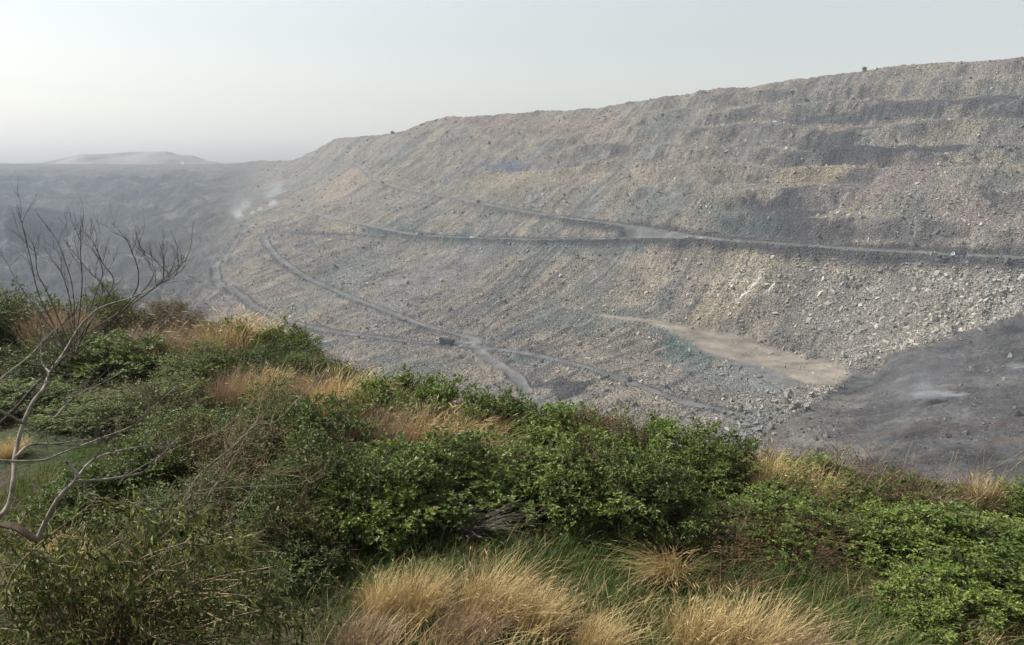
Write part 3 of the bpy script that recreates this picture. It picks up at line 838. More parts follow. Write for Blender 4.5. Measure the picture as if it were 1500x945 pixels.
BUSHES = [
 # front row, beside the near grass
 ('dark1', 455, 640, 11.2, .95, 'dark small-leaved bush behind the bare twigs at the left of the green lawn'),
 ('fresh1', 560, 655, 11.6, 1.0, 'rounded green bush just behind the leftmost pair of golden grass tufts'),
 ('green2', 655, 640, 11.9, 1.0, 'broad green bush immediately left of the grey dead grass hollow'),
 ('fresh1', 775, 655, 12.2, .9, 'leafy bush immediately right of the grey dead grass hollow'),
 ('green2', 870, 645, 11.9, 1.05, 'big green bush above the middle of the green grass'),
 ('green1', 955, 668, 11.6, .9, 'mid green bush left of the drooping tan grass clump'),
 ('olive', 1065, 745, 11.3, .9, 'brown-flecked olive bush right behind the drooping tan grass clump'),
 ('green1', 1150, 720, 11.6, .95, 'green bush with browned shoots above the right hand dry grass'),
 ('dark1', 1240, 755, 11.3, .9, 'low dark bush standing in shade between two brown patches at right'),
 ('fresh1', 1335, 745, 11.2, 1.0, 'bright leafy bush just left of the large-leaved corner bush'),
 ('fresh2', 1440, 760, 10.6, 1.05, 'large-leaved fresh green bush filling the lower right corner'),
 ('fresh2', 1530, 780, 10.9, 1.0, 'fresh green bush cut off by the right edge of the picture'),
 ('fresh1', 1390, 835, 9.6, .8, 'lowest bright green bush in the lower right corner'),
 # second row along the rim
 ('green2', 480, 590, 13.6, .95, 'green bush below the reddish dry grass in the left centre'),
 ('fresh1', 590, 540, 16.0, 1.05, 'tall fresh green bush first to stick up above the rim right of the straw grass'),
 ('fresh2', 668, 552, 15.6, .85, 'bright bush on the rim with a rounded crown below the lower dump truck'),
 ('green1', 735, 574, 15.2, .95, 'green bush on the rim below the pale road spur'),
 ('dark2', 765, 570, 15.6, .5, 'small dark pointed shrub poking above the rim bushes in the middle'),
 ('fresh2', 815, 588, 14.8, .95, 'bush on the rim right of the small dark pointed shrub'),
 ('olive', 885, 592, 14.6, .85, 'yellowish thin bush on the rim in the middle of the picture'),
 ('fresh1', 960, 612, 14.2, 1.0, 'dense green bush on the rim below the curved lower road'),
 ('green2', 1045, 628, 13.8, .9, 'green rim bush just left of the brown patch under the boulder toe'),
 ('dry2', 1120, 645, 13.4, 1.0, 'brown dry bush on the rim in front of the boulder toe'),
 ('fresh1', 1195, 668, 13.2, .9, 'bright topped bush on the rim below the pale rock ridge'),
 ('dry', 1265, 652, 13.0, 1.15, 'large rusty brown dry bush on the rim against the coal floor'),
 ('green2', 1335, 700, 12.8, .85, 'green bush right of the large rusty dry bush'),
 ('olive', 1415, 708, 12.8, .8, 'sparse bush on the rim beneath the smoke on the coal floor'),
 ('green1', 1505, 705, 12.6, .8, 'rim bush under pale stones at the right edge'),
 # dry patches among them
 ('dry2', 745, 640, 13.0, .6, 'small brown withered bush sunk between green bushes in the centre'),
 ('dry', 525, 590, 13.0, .9, 'reddish brown twiggy bush below the straw grass in the left centre'),
 ('dry', 1180, 725, 10.8, .7, 'rusty brown bush in the middle of the right hand thicket'),
 ('dry', 1075, 810, 10.3, .65, 'low brown tangle behind the right hand dry grass'),
 ('dry2', 1250, 810, 10.2, .7, 'low withered bush above the tall green grass at right'),
 # left half, farther off
 ('green1', 205, 640, 12.4, .9, 'green bush filling the gap between the white branch and the pale dead twigs'),
 ('dark1', 300, 690, 11.4, .9, 'dark bush low under the pale dead twigs'),
 ('dark2', 395, 760, 10.0, .8, 'dark bush left of the leftmost golden tufts'),
 ('green2', 130, 690, 11.8, .7, 'small green bush right of the shaded lawn'),
 ('dark1', 400, 560, 14.6, 1.0, 'dark bush crossed by the long pale twigs in the left centre'),
 ('dark2', 300, 590, 14.0, 1.05, 'dark bush behind the forked white branch'),
 ('olive', 350, 620, 12.6, 1.0, 'dull olive bush tangled with bare twigs'),
 ('dark1', 215, 560, 16.5, 1.15, 'dark bush right of the upright pale branch'),
 ('dark2', 120, 585, 17.0, 1.0, 'dark bush behind the upright pale branch'),
 ('green1', 30, 560, 17.5, 1.1, 'green bush beside the left edge under the bare branches'),
 ('dark2', 455, 505, 19.5, .75, 'dark bush overhanging the pit at the end of the left rim'),
 ('fresh1', 415, 468, 22.0, .75, 'small green bush right of the pale yellow tuft on the left rim'),
 ('green2', 335, 470, 22.5, .8, 'small green bush left of the pale yellow tuft on the left rim'),
 ('dark1', 300, 500, 20.0, 1.2, 'wide dark bush in front of the left rim'),
 ('dark1', 395, 500, 20.0, 1.0, 'dark bush below the pale yellow tuft'),
 ('green2', 165, 490, 21.0, 1.3, 'wide bush half way up the left thicket'),
 ('dark2', 60, 480, 21.0, 1.3, 'broad dark bush near the left edge'),
 ('olive', 225, 432, 26.0, 1.2, 'brownish bush on the far left rim under the curved bare branch'),
 ('dark1', 150, 415, 26.5, 1.0, 'dark bush on the far left rim behind the bare twigs'),
 ('dark2', 30, 410, 26.0, 1.5, 'tall dark bush on the far left rim at the picture edge'),
 ('dark1', -70, 420, 24.0, 1.5, 'tall dark bush leaning in from the left edge'),
 ('dry', 270, 470, 23.0, 1.0, 'brown dry bush below the curved bare branch on the left rim'),
 ('dry', 275, 600, 12.8, .55, 'reddish tangle of dry twigs in the left thicket'),
 ('dry2', 430, 690, 10.6, .7, 'dry purple brown bush beside the dark small-leaved bush'),
]
for b_ in BUSHES:
    place(*b_)

# ---- dry grass tufts
def tuft_mesh(seed, n, h, r, lean, spread=0.35, width=0.006, droop=0.6, ragged=False):
    g = np.random.default_rng(seed); mb = MB()
    a = g.uniform(0, 2 * math.pi, n); rr = r * np.sqrt(g.random(n))
    B = np.stack([rr * np.cos(a), rr * np.sin(a), (g.uniform(-.25, .35, n) + .5 * rr if ragged else 0 * a)], -1)
    ln = np.array(lean)[None] + g.normal(0, spread, (n, 3)) * [1, 1, 0] + 0.35 * B / r * [1, 1, 0]
    hh = h * g.uniform(.45, 1.0, n) * (1 - 0.25 * (rr / r) ** 2)
    blades(mb, B, hh, ln, np.full(n, width) * g.uniform(.5, 1.2, n), g, 4, droop)
    # seed heads on some
    m = n // 6; i = g.choice(n, m, replace=False)
    t = 1.0
    tipc = B[i] + ln[i] * (hh[i] * (0.25 + droop))[:, None] + np.array([0, 0, 1.0]) * (hh[i] * (1 - 0.32 * droop))[:, None]
    leaves(mb, tipc - unit(ln[i] + [0, 0, .3]) * 0.05, unit(ln[i] + [0, 0, .2]), unit(g.normal(size=(m, 3))), 0.11 * g.uniform(.6, 1.2, m), 0.012)
    return mb
TARCH = {}
for key, args, mat in (
    ('gold1', (21, 1050, 1.0, .40, (.34, -.05, 0), .42, .008, .5), M_STRAW), ('gold2', (22, 900, 1.0, .34, (.12, -.05, 0), .4, .008, .45), M_STRAW),
    ('red1', (23, 1000, 1.0, .5, (.38, 0, 0), .33, .0075, .5), M_STRAWR), ('red2', (24, 900, 1.0, .42, (.2, -.1, 0), .35, .0075, .5), M_STRAWR),
    ('hang', (25, 420, 1.0, .16, (-.5, -.25, 0), .3, .007, .85), M_STRAW), ('grey', (26, 200, 1.0, .12, (.15, -.4, 0), .22, .009, .85), M_GREYD)):
    TARCH[key] = [tuft_mesh(*args).build('grass_tuft', mat), False]
GT = 'tufts of dry grass along the rim'
def tuft(key, px, pytop, Y, rs, label, h=None, base_py=None):
    rec = TARCH[key]
    o = rec[0] if not rec[1] else rec[0].copy()
    if rec[1]: C.objects.link(o)
    rec[1] = True
    top = at(px, pytop, Y); gz = float(ground_z(top[0], Y))
    hh = h or min(max((top[2] - gz) * 1.4, .4), 2.4)
    o.location = (top[0] - 0.2 * hh, Y, gz - 0.03)
    o.rotation_euler = (0, 0, random.uniform(-.5, .5))
    o.scale = (rs, rs, hh)
    o.scale = (rs * max(hh, .7), rs * max(hh, .7), hh)
    tag(o, label, 'grass tuft', GT)
TUFTS = [
 ('gold2', 575, 845, 9.0, 1.0, 'pale golden grass tuft left of the largest one, its stems upright'),
 ('gold1', 628, 840, 8.9, .95, 'golden tuft squeezed against the left side of the largest one'),
 ('gold1', 735, 836, 8.9, 1.15, 'largest golden grass tuft, leaning right, at the bottom centre'),
 ('gold1', 800, 868, 8.6, 1.0, 'golden grass leaning right from the foot of the largest tuft'),
 ('red1', 690, 890, 8.3, 1.0, 'reddish straw at the bottom edge under the largest tuft'),
 ('gold1', 885, 905, 8.3, .9, 'low golden grass at the bottom edge right of the largest tuft'),
 ('gold2', 1045, 885, 8.6, 1.1, 'golden grass under the drooping tan clump at the bottom edge'),
 ('gold1', 1120, 895, 8.5, 1.1, 'bushy straw tuft at the bottom edge beside tall green grass'),
 ('red2', 1190, 915, 8.3, .9, 'reddish straw tuft rightmost on the bottom edge'),
 ('red1', 540, 905, 8.3, .9, 'reddish dry grass leftmost of those on the bottom edge'),
 ('hang', 1005, 775, 10.3, 1.1, 'drooping tan clump of grass hanging over in the shade'),
 ('hang', 985, 800, 10.1, .8, 'thin tan grass at the left side of the drooping clump'),
 ('grey', 708, 720, 10.9, 1.2, 'grey dead grass hanging in the dark hollow between the front bushes'),
 ('gold2', 365, 458, 22.4, 1.3, 'pale yellow tuft crowning the left rim between two small green bushes'),
 ('gold2', 405, 538, 17.5, .9, 'upright pale grass in the left centre left of the rim end'),
 ('red1', 350, 540, 17.8, .8, 'pale dry grass below the dark bush of the left rim'),
 ('red2', 455, 545, 17.0, 1.0, 'straw grass on the rim end left of the tall fresh bush'),
 ('gold1', 515, 545, 16.3, 1.2, 'straw grass touching the tall fresh bush on its left'),
 ('red1', 590, 590, 14.6, 1.2, 'reddish straw under the tall fresh green bush'),
 ('gold1', 640, 600, 14.4, 1.2, 'pale straw patch in the centre above the broad green bush'),
 ('red2', 560, 610, 14.0, 1.1, 'brown straw between the reddish twiggy bush and pale straw patch'),
 ('gold1', 695, 610, 14.2, 1.0, 'right end of the pale straw patch in the centre'),
 ('red1', 200, 484, 22.5, 1.1, 'reddish grass in the middle of the left rim'),
 ('red2', 255, 482, 22.0, 1.3, 'pale grass seen under the curved bare branch'),
 ('red2', 95, 446, 24.5, 1.1, 'reddish grass between tall dark bushes behind the bare twigs'),
 ('red1', 315, 480, 21.5, 1.0, 'brown grass at the left foot of the pale yellow tuft'),
 ('gold1', 1150, 662, 13.0, .65, 'pale golden grass on the rim in front of the brown bush'),
 ('gold2', 1215, 690, 12.6, .8, 'dry grass between the bright topped bush and rusty bush'),
 ('red2', 1370, 712, 12.4, .9, 'dry grass on the rim left of the sparse bush'),
 ('gold2', 1460, 695, 12.8, .65, 'wiry pale grass sticking up against the coal at right'),
 ('red1', 740, 655, 12.4, .8, 'brown straw hanging over the centre bushes'),
 ('gold2', 20, 640, 14.5, 1.0, 'pale dry grass at the left edge beside the shaded lawn'),
 ('gold2', 95, 780, 9.4, .8, 'yellowish grass patch below the fork of the white branches'),
]
for t_ in TUFTS: tuft(*t_)

# ---- green grass and undergrowth (nobody could count them)
def build_grass():
    g = np.random.default_rng(77); mb = MB()
    n = 120000
    X = g.uniform(-9, 9, n); Y = g.uniform(7.2, 17, n)
    Z = ground_z(X, Y)
    px, py = proj(np.stack([X, Y, Z], -1))
    d = 0.9 * sstep(430, 520, px) * sstep(770, 800, py) + 0.45 * sstep(200, 120, px) * sstep(560, 620, py) * sstep(820, 780, py) + 0.35 * (py > 720)
    d += 0.4 * fbm(X / 0.8, Y / 0.8, 3, 600)
    k = (g.random(n) < d) & (py < 990) & (px > -60) & (px < 1560)
    X, Y, Z = X[k], Y[k], Z[k]; m = len(X)
    h = 0.20 * g.uniform(.5, 1.5, m) * (1.15 + 1.3 * fbm(X / 1.2, Y / 1.2, 3, 610)) + 0.10 * sstep(2, 4, X)
    ln = np.array([.45, -.05, 0])[None] + g.normal(0, .45, (m, 3)) * [1, 1, 0]
    blades(mb, np.stack([X, Y, Z - .01], -1), np.clip(h, .06, .6), ln, np.full(m, .010) * g.uniform(.6, 1.3, m), g, 3, .45)
    o = mb.build('grass', M_GRASS)
    tag(o, 'short green grass on the ground in front of the bushes', 'grass', kind='stuff')
    print('blades', m)
    # straw scattered through the green
    mb = MB(); n = 60000
    X = g.uniform(-9, 9, n); Y = g.uniform(7.2, 14, n)
    px, py = proj(np.stack([X, Y, ground_z(X, Y)], -1))
    d = 0.5 * sstep(850, 930, py) * sstep(480, 560, px) + .10 * (py > 700) * (px > 440) + .35 * fbm(X / .6, Y / .6, 3, 640) - .02
    k = (g.random(n) < d) & (py < 990); X, Y = X[k], Y[k]; m = len(X)
    h = .42 * g.uniform(.3, 1.2, m); ln = np.array([.4, -.05, 0])[None] + g.normal(0, .7, (m, 3)) * [1, 1, 0]
    blades(mb, np.stack([X, Y, ground_z(X, Y) - .01], -1), h, ln, np.full(m, .008) * g.uniform(.5, 1.2, m), g, 3, .6)
    o = mb.build('dry_grass', M_STRAW)
    tag(o, 'loose straw coloured grass scattered between the tufts', 'dry grass', kind='stuff')
    # creeping undergrowth leaves between the bushes
    mb = MB(); n = 120000
    X = g.uniform(-19, 12, n); Y = g.uniform(8.5, 29, n)
    k = (Y < rim_edge(X) + 2.0) & (np.abs(X) < 0.75 * Y + 1.5); X, Y = X[k], Y[k]
    px, py = proj(np.stack([X, Y, ground_z(X, Y)], -1))
    lawn = sstep(470, 520, px) * sstep(790, 810, py) + sstep(180, 120, px) * sstep(620, 640, py)
    k = g.random(len(X)) > lawn * .93; X, Y = X[k], Y[k]; m = len(X)
    bump = 0.55 * np.clip(fbm(X / 1.3, Y / 1.3, 4, 620) + .35, 0, 1.2)
    Z = ground_z(X, Y) + bump * g.uniform(.2, 1, m)
    P = np.stack([X, Y, Z], -1)
    leaves(mb, P, unit(g.normal(size=(m, 3)) + [0, 0, .4]), unit(g.normal(0, .5, (m, 3)) + [0, 0, 1]), 0.06 * g.uniform(.6, 1.4, m), 0.03 * g.uniform(.6, 1.4, m))
    o = mb.build('undergrowth', M_OLIVE)
    tag(o, 'low tangled creepers and leaves between the bushes', 'undergrowth', kind='stuff')
build_grass()

# ------------------------------------------------------------------ bare trees at the left
M_BARK = plain('pale_grey_bark', (0.24, 0.21, 0.17), 0.85, var=0.3, scale=14)
M_BARKD = plain('dark_brown_bark', (0.09, 0.065, 0.045), 0.9, var=0.3, scale=14)
M_TWD = plain('dark_fine_twig', (0.085, 0.07, 0.06), 0.9, var=0.25, scale=20)
gT = np.random.default_rng(91)
def pl3(pts, Y0, Y1, wob=0.05):
    q = smooth_line(np.array(pts, float), 5)
    Ys = np.linspace(Y0, Y1, len(q)) + wob * np.cumsum(gT.normal(0, .25, len(q)))
    return np.array([at(a, b, y) for (a, b), y in zip(q, Ys)])
def side_twigs(mb, line, n, L, r, up=0.9, lo=0.3, depth=0, spread=0.8):
    for k in range(n):
        i = int(gT.uniform(lo, 0.98) * (len(line) - 1))
        T = unit(line[min(i + 1, len(line) - 1)] - line[max(i - 1, 0)])
        d = unit(T * 0.7 + gT.normal(0, spread, 3) * [1, .8, .5] + np.array([0, 0, up * gT.uniform(.1, 1)]))
        l = L * gT.uniform(.4, 1.2); c = line[i].copy(); pts = [c.copy()]
        for s in range(6):
            d = unit(d + gT.normal(0, .13, 3) + np.array([0, 0, .10 * up])); c = c + d * l / 6; pts.append(c.copy())
        pts = np.array(pts)
        tube(mb, pts, r, r * .3, 4)
        if depth > 0: side_twigs(mb, pts, 3, L * .5, r * .6, up, .25, depth - 1, spread)

bt = thing('bare_tree', 'leafless small tree with pale bent limbs at the left edge', 'tree', at(-30, 900, 5.2))
def rel(line): return line - np.array(bt.location)
mbk = MB()
tube(mbk, rel(np.vstack([[*(at(-90, 900, 5.2)[:2]), float(ground_z(at(-90, 900, 5.2)[0], 5.2))][0:3], at(-100, 860, 5.2), at(-70, 800, 5.2), at(-20, 768, 5.2), at(20, 770, 5.2), at(56, 792, 5.2)])), 0.045, 0.026, 8)
mbk.build('trunk', M_BARKD, bt, True)
LIMBS = [
 ([(-10,765),(12,741),(20,701),(22,667),(33,623),(49,588),(64,569),(73,546),(89,524),(101,505),(116,480),(145,452),(190,437),(223,423),(250,403),(276,372),(283,325)], 5.1, 6.6, .021, .0035),
 ([(54,792),(72,754),(88,727),(113,700),(103,683),(98,678)], 5.2, 5.2, .021, .012),
 ([(113,700),(132,677),(160,664),(210,654),(241,655)], 5.2, 5.9, .012, .004),
 ([(110,706),(170,700),(212,690),(236,667),(262,640)], 5.2, 5.8, .012, .003),
 ([(-10,674),(25,676),(64,674),(90,664),(148,642),(197,622),(232,590),(256,568)], 5.0, 6.2, .012, .003),
 ([(22,670),(44,652),(84,650),(118,645),(160,641)], 5.1, 5.6, .011, .004),
 ([(-5,600),(20,612),(33,620)], 4.8, 5.1, .011, .010),
 ([(59,568),(48,555),(42,554)], 5.2, 5.2, .008, .004),
 ([(73,546),(62,532),(60,510),(66,480)], 5.3, 5.6, .008, .003),
 ([(80,612),(105,585),(140,566),(176,547)], 5.3, 6.0, .007, .003),
 ([(-5,560),(20,540),(45,520),(72,490),(100,470)], 5.0, 5.6, .007, .003),
]
TW = {0: (30, .36), 2: (9, .3), 3: (10, .3), 4: (14, .35), 5: (6, .3), 9: (7, .3), 10: (9, .35)}
for li_, (pts, y0, y1, r0, r1) in enumerate(LIMBS):
    l = pl3(pts, y0, y1); b = MB(); tube(b, rel(l), r0 * .9, r1 * .9, 7)
    limb = b.build('limb', M_BARK, bt, True)
    if li_ in TW:
        n, L = TW[li_]
        tw = MB(); side_twigs(tw, l, n, L, .0035, 1.0, .3, 1)
        tw.V = [v - np.array(bt.location) for v in tw.V]
        tw.build('twigs', M_TWD, limb)

b2 = thing('bare_sapling', 'thin leafless sapling whose dark upright twigs stand before the hazy pit', 'tree', (at(-90, 700, 7.0)[0], 7.0, float(ground_z(at(-90, 700, 7.0)[0], 7.0))))
off = np.array(b2.location)
st = MB(); tb = MB()
base = off.copy()
stem0 = np.vstack([base, at(-60, 720, 7.0), at(30, 590, 7.0), at(98, 520, 7.0)])
tube(st, smooth_line(stem0, 5) - off, .022, .010, 6)
UP = [
 [(108,520),(108,437),(98,390),(81,349),(51,308)], [(104,520),(60,440),(44,376),(34,335),(25,298)], [(108,520),(150,430),(128,395),(92,350)],
 [(112,520),(190,440),(203,403),(193,369),(183,349),(162,339)], [(108,520),(70,430),(55,400),(52,370),(47,355)], [(110,520),(140,430),(150,400),(140,370),(120,355)],
 [(110,520),(215,420),(220,390),(212,372),(200,362)], [(110,500),(235,415),(240,385),(233,370)], [(104,520),(30,420),(10,385),(-10,365)], [(104,520),(50,460),(20,440),(-10,430)],
 [(108,480),(100,430),(85,390),(62,372)], [(112,500),(165,420),(150,385),(133,350),(118,345)], [(112,500),(120,420),(118,370),(118,330)],
]
st.build('trunk', M_TWD, b2, True)
for pts in UP:
    l = pl3(pts, 7.0, 7.0 + gT.uniform(-.5, .8), .04)
    tb = MB(); tube(tb, l - off, .0065, .0018, 4)
    br_ = tb.build('branch', M_TWD, b2)
    m2 = MB(); side_twigs(m2, l, 6, .33, .0022, .9, .35, 1, .5)
    m2.V = [v - off for v in m2.V]; m2.build('twigs', M_TWD, br_)

# long pale twigs leaning over the thicket in the left centre
b3 = thing('dead_branch', 'pale dead branch with long arching twigs lying across the thicket', 'branch', at(270, 780, 7.4))
off = np.array(b3.location); tb = MB(); tb2 = MB()
for pts, y0, y1, r in [
 ([(262,760),(268,735),(295,692),(344,652),(374,623),(403,618),(433,588),(462,559),(490,520),(484,490),(474,465)], 7.2, 8.6, .010),
 ([(305,726),(330,690),(352,655),(372,620),(400,600)], 7.4, 8.0, .009),
 ([(265,742),(290,720),(345,714),(430,710),(460,706)], 7.2, 8.0, .008),
 ([(310,724),(340,703),(380,695),(433,697)], 7.4, 8.0, .006),
 ([(150,812),(210,800),(262,745),(300,725)], 6.6, 7.4, .013),
 ([(300,725),(325,700),(328,670),(330,640)], 7.4, 7.6, .005),
 ([(270,742),(300,760),(312,790),(360,800)], 7.2, 7.3, .007),
 ([(330,735),(345,780),(352,782)], 7.2, 7.1, .006),
 ([(225,875),(262,838),(300,790),(330,760)], 6.4, 7.0, .008),
 ([(180,700),(250,660),(330,625),(400,560)], 7.4, 8.4, .005),
 ([(100,690),(150,735),(230,745),(300,740)], 6.8, 7.4, .007),
 ([(345,460),(390,480),(402,470)], 20.4, 20.6, .012),
]:
    l = pl3(pts, y0, y1, .03); r *= .75
    tb = MB(); tube(tb, l - off, r, .002, 6)
    br_ = tb.build('branch_wood', M_BARK, b3, True)
    m2 = MB(); side_twigs(m2, l, 13, .45, .003, .5, .2, 1, .8)
    m2.V = [v - off for v in m2.V]; m2.build('twigs', M_DRYT, br_)
# unseen leafy tree added left of the view to shade the rim there
tr_ = thing('added_shade_tree', 'unseen leafy tree added beyond the left edge to shade the bank', 'tree', (-11.5, 7.2, float(ground_z(-11.5, 7.2))))
mb_, st_, _ = shoot_bush(41, r=3.0, h=5.2, nshoot=3000, per=9, leafL=.16, leafW=.07, shootL=.5, lobes=14)
tkm = MB(); tube(tkm, np.array([[0, 0, -.2], [.1, 0, 1.5], [0, .1, 3.5]]), .22, .10, 10)
for v in mb_.V: v[:, 2] += 1.4
for v in st_.V: v[:, 2] += 1.0
tkm.build('trunk', M_BARKD, tr_, True); mb_.build('crown', M_DARK, tr_); st_.build('branches', M_TWIG, tr_)

# leafy overhanging shrub, lower left, close to us
ls = thing('leafy_shrub', 'close narrow-leaved shrub with glossy drooping leaves in the lower left corner', 'shrub', (at(150, 990, 6.2)[0], 6.2, float(ground_z(at(150, 990, 6.2)[0], 6.2))))
off = np.array(ls.location); sb = MB(); lb = MB()
for k in range(230):
    px0, py0 = gT.uniform(-80, 430), 0
    Yd = gT.uniform(5.2, 7.0)
    lim = np.interp(px0, [-80, 0, 120, 300, 380, 450], [760, 755, 735, 740, 800, 900])
    py0 = gT.uniform(lim, 1010)
    tip = at(px0, py0, Yd)
    root = off + gT.normal(0, .15, 3) * [1, 1, 0]
    mid = (root + tip) / 2 + np.array([gT.normal(0, .2), gT.normal(0, .15), .45])
    ln = smooth_line([root, mid, tip, tip + np.array([gT.normal(.12, .12), gT.normal(0, .1), -.12])], 8)
    tube(sb, ln - off, .009, .002, 4)
    n = 46; i = gT.integers(len(ln) // 3, len(ln), n)
    P = ln[i] + gT.normal(0, .04, (n, 3))
    D = unit(gT.normal(0, .7, (n, 3)) + np.array([.35, -.1, -.55]))
    leaves(lb, P - off, D, unit(gT.normal(0, .8, (n, 3)) + [0, 0, .8]), 0.10 * gT.uniform(.5, 1.3, n), .024 * gT.uniform(.7, 1.3, n))
M_NARROW = leaf_mat('narrow_glossy_leaf', (0.022, 0.03, 0.010), (0.065, 0.08, 0.025), (0.22, 0.23, 0.09), trans=0.3, rough=0.55, spec=0.25, dry=0.26, dcol=(0.2, 0.17, 0.08))
sb.build('stems', M_DRYT, ls, True); lb.build('foliage', M_NARROW, ls)

# wiry dead stems on the right of the rim
b4 = thing('dry_stalks', 'thin straw coloured dry stalks leaning over the rim in front of the coal floor', 'dead stalks', at(1460, 740, 12.6))
off = np.array(b4.location); tb = MB()
for k in range(46):
    x0 = gT.choice([1180, 1250, 1320, 1380, 1440, 1480, 1510]) + gT.normal(0, 22)
    yb = np.interp(x0, [1150, 1500], [690, 745]) + 15
    l_ = gT.uniform(35, 110); a = gT.normal(1.1, .55)
    l = pl3([(x0, yb), (x0 + .5 * l_ * math.cos(a), yb - .55 * l_ * math.sin(a)), (x0 + l_ * math.cos(a), yb - .95 * l_ * math.sin(a)), (x0 + 1.25 * l_ * math.cos(a), yb - l_ * math.sin(a))], 12.6, 12.8 + gT.uniform(-.3, .4), .02)
    tb = MB(); tube(tb, l - off, .0065, .0025, 4); tb.build('stalk', M_DRYT, b4)
for pts in ([(1420,742),(1455,712),(1500,672),(1540,640)], [(1430,745),(1440,700),(1500,660)], [(1225,680),(1270,700),(1330,715)], [(1240,700),(1225,660),(1205,640)]):
    tb = MB(); tube(tb, pl3(pts, 12.4, 12.6, .02) - off, .009, .004, 5); tb.build('stalk', M_DRYT, b4)

# ------------------------------------------------------------------ trucks
M_TYRE = plain('tyre_rubber', (0.02, 0.02, 0.02), 0.8)
M_RIM = plain('steel_rim', (0.3, 0.29, 0.27), 0.5, 0.4)
M_GLASS = plain('cab_glass', (0.03, 0.04, 0.05), 0.1, spec=0.8)
M_CHAS = plain('dark_chassis', (0.03, 0.03, 0.032), 0.7)
def prism(mb, prof, y0, y1, inset=0.0):
    """side profile (x,z) extruded between y0 and y1"""
    n = len(prof); p = np.array(prof, float)
    V = np.vstack([np.c_[p[:, 0], np.full(n, y0), p[:, 1]], np.c_[p[:, 0], np.full(n, y1), p[:, 1]]])
    k = np.arange(n)
    Q = np.stack([k, (k + 1) % n, (k + 1) % n + n, k + n], -1)
    c = len(V)
    V = np.vstack([V, [p[:, 0].mean(), y0, p[:, 1].mean()], [p[:, 0].mean(), y1, p[:, 1].mean()]])
    T = np.vstack([np.stack([(k + 1) % n, k, np.full(n, c)], -1), np.stack([k + n, (k + 1) % n + n, np.full(n, c + 1)], -1)])
    mb.add(V, T=T, Q=Q)
def boxm(mb, x0, x1, y0, y1, z0, z1): prism(mb, [(x0, z0), (x1, z0), (x1, z1), (x0, z1)], y0, y1)
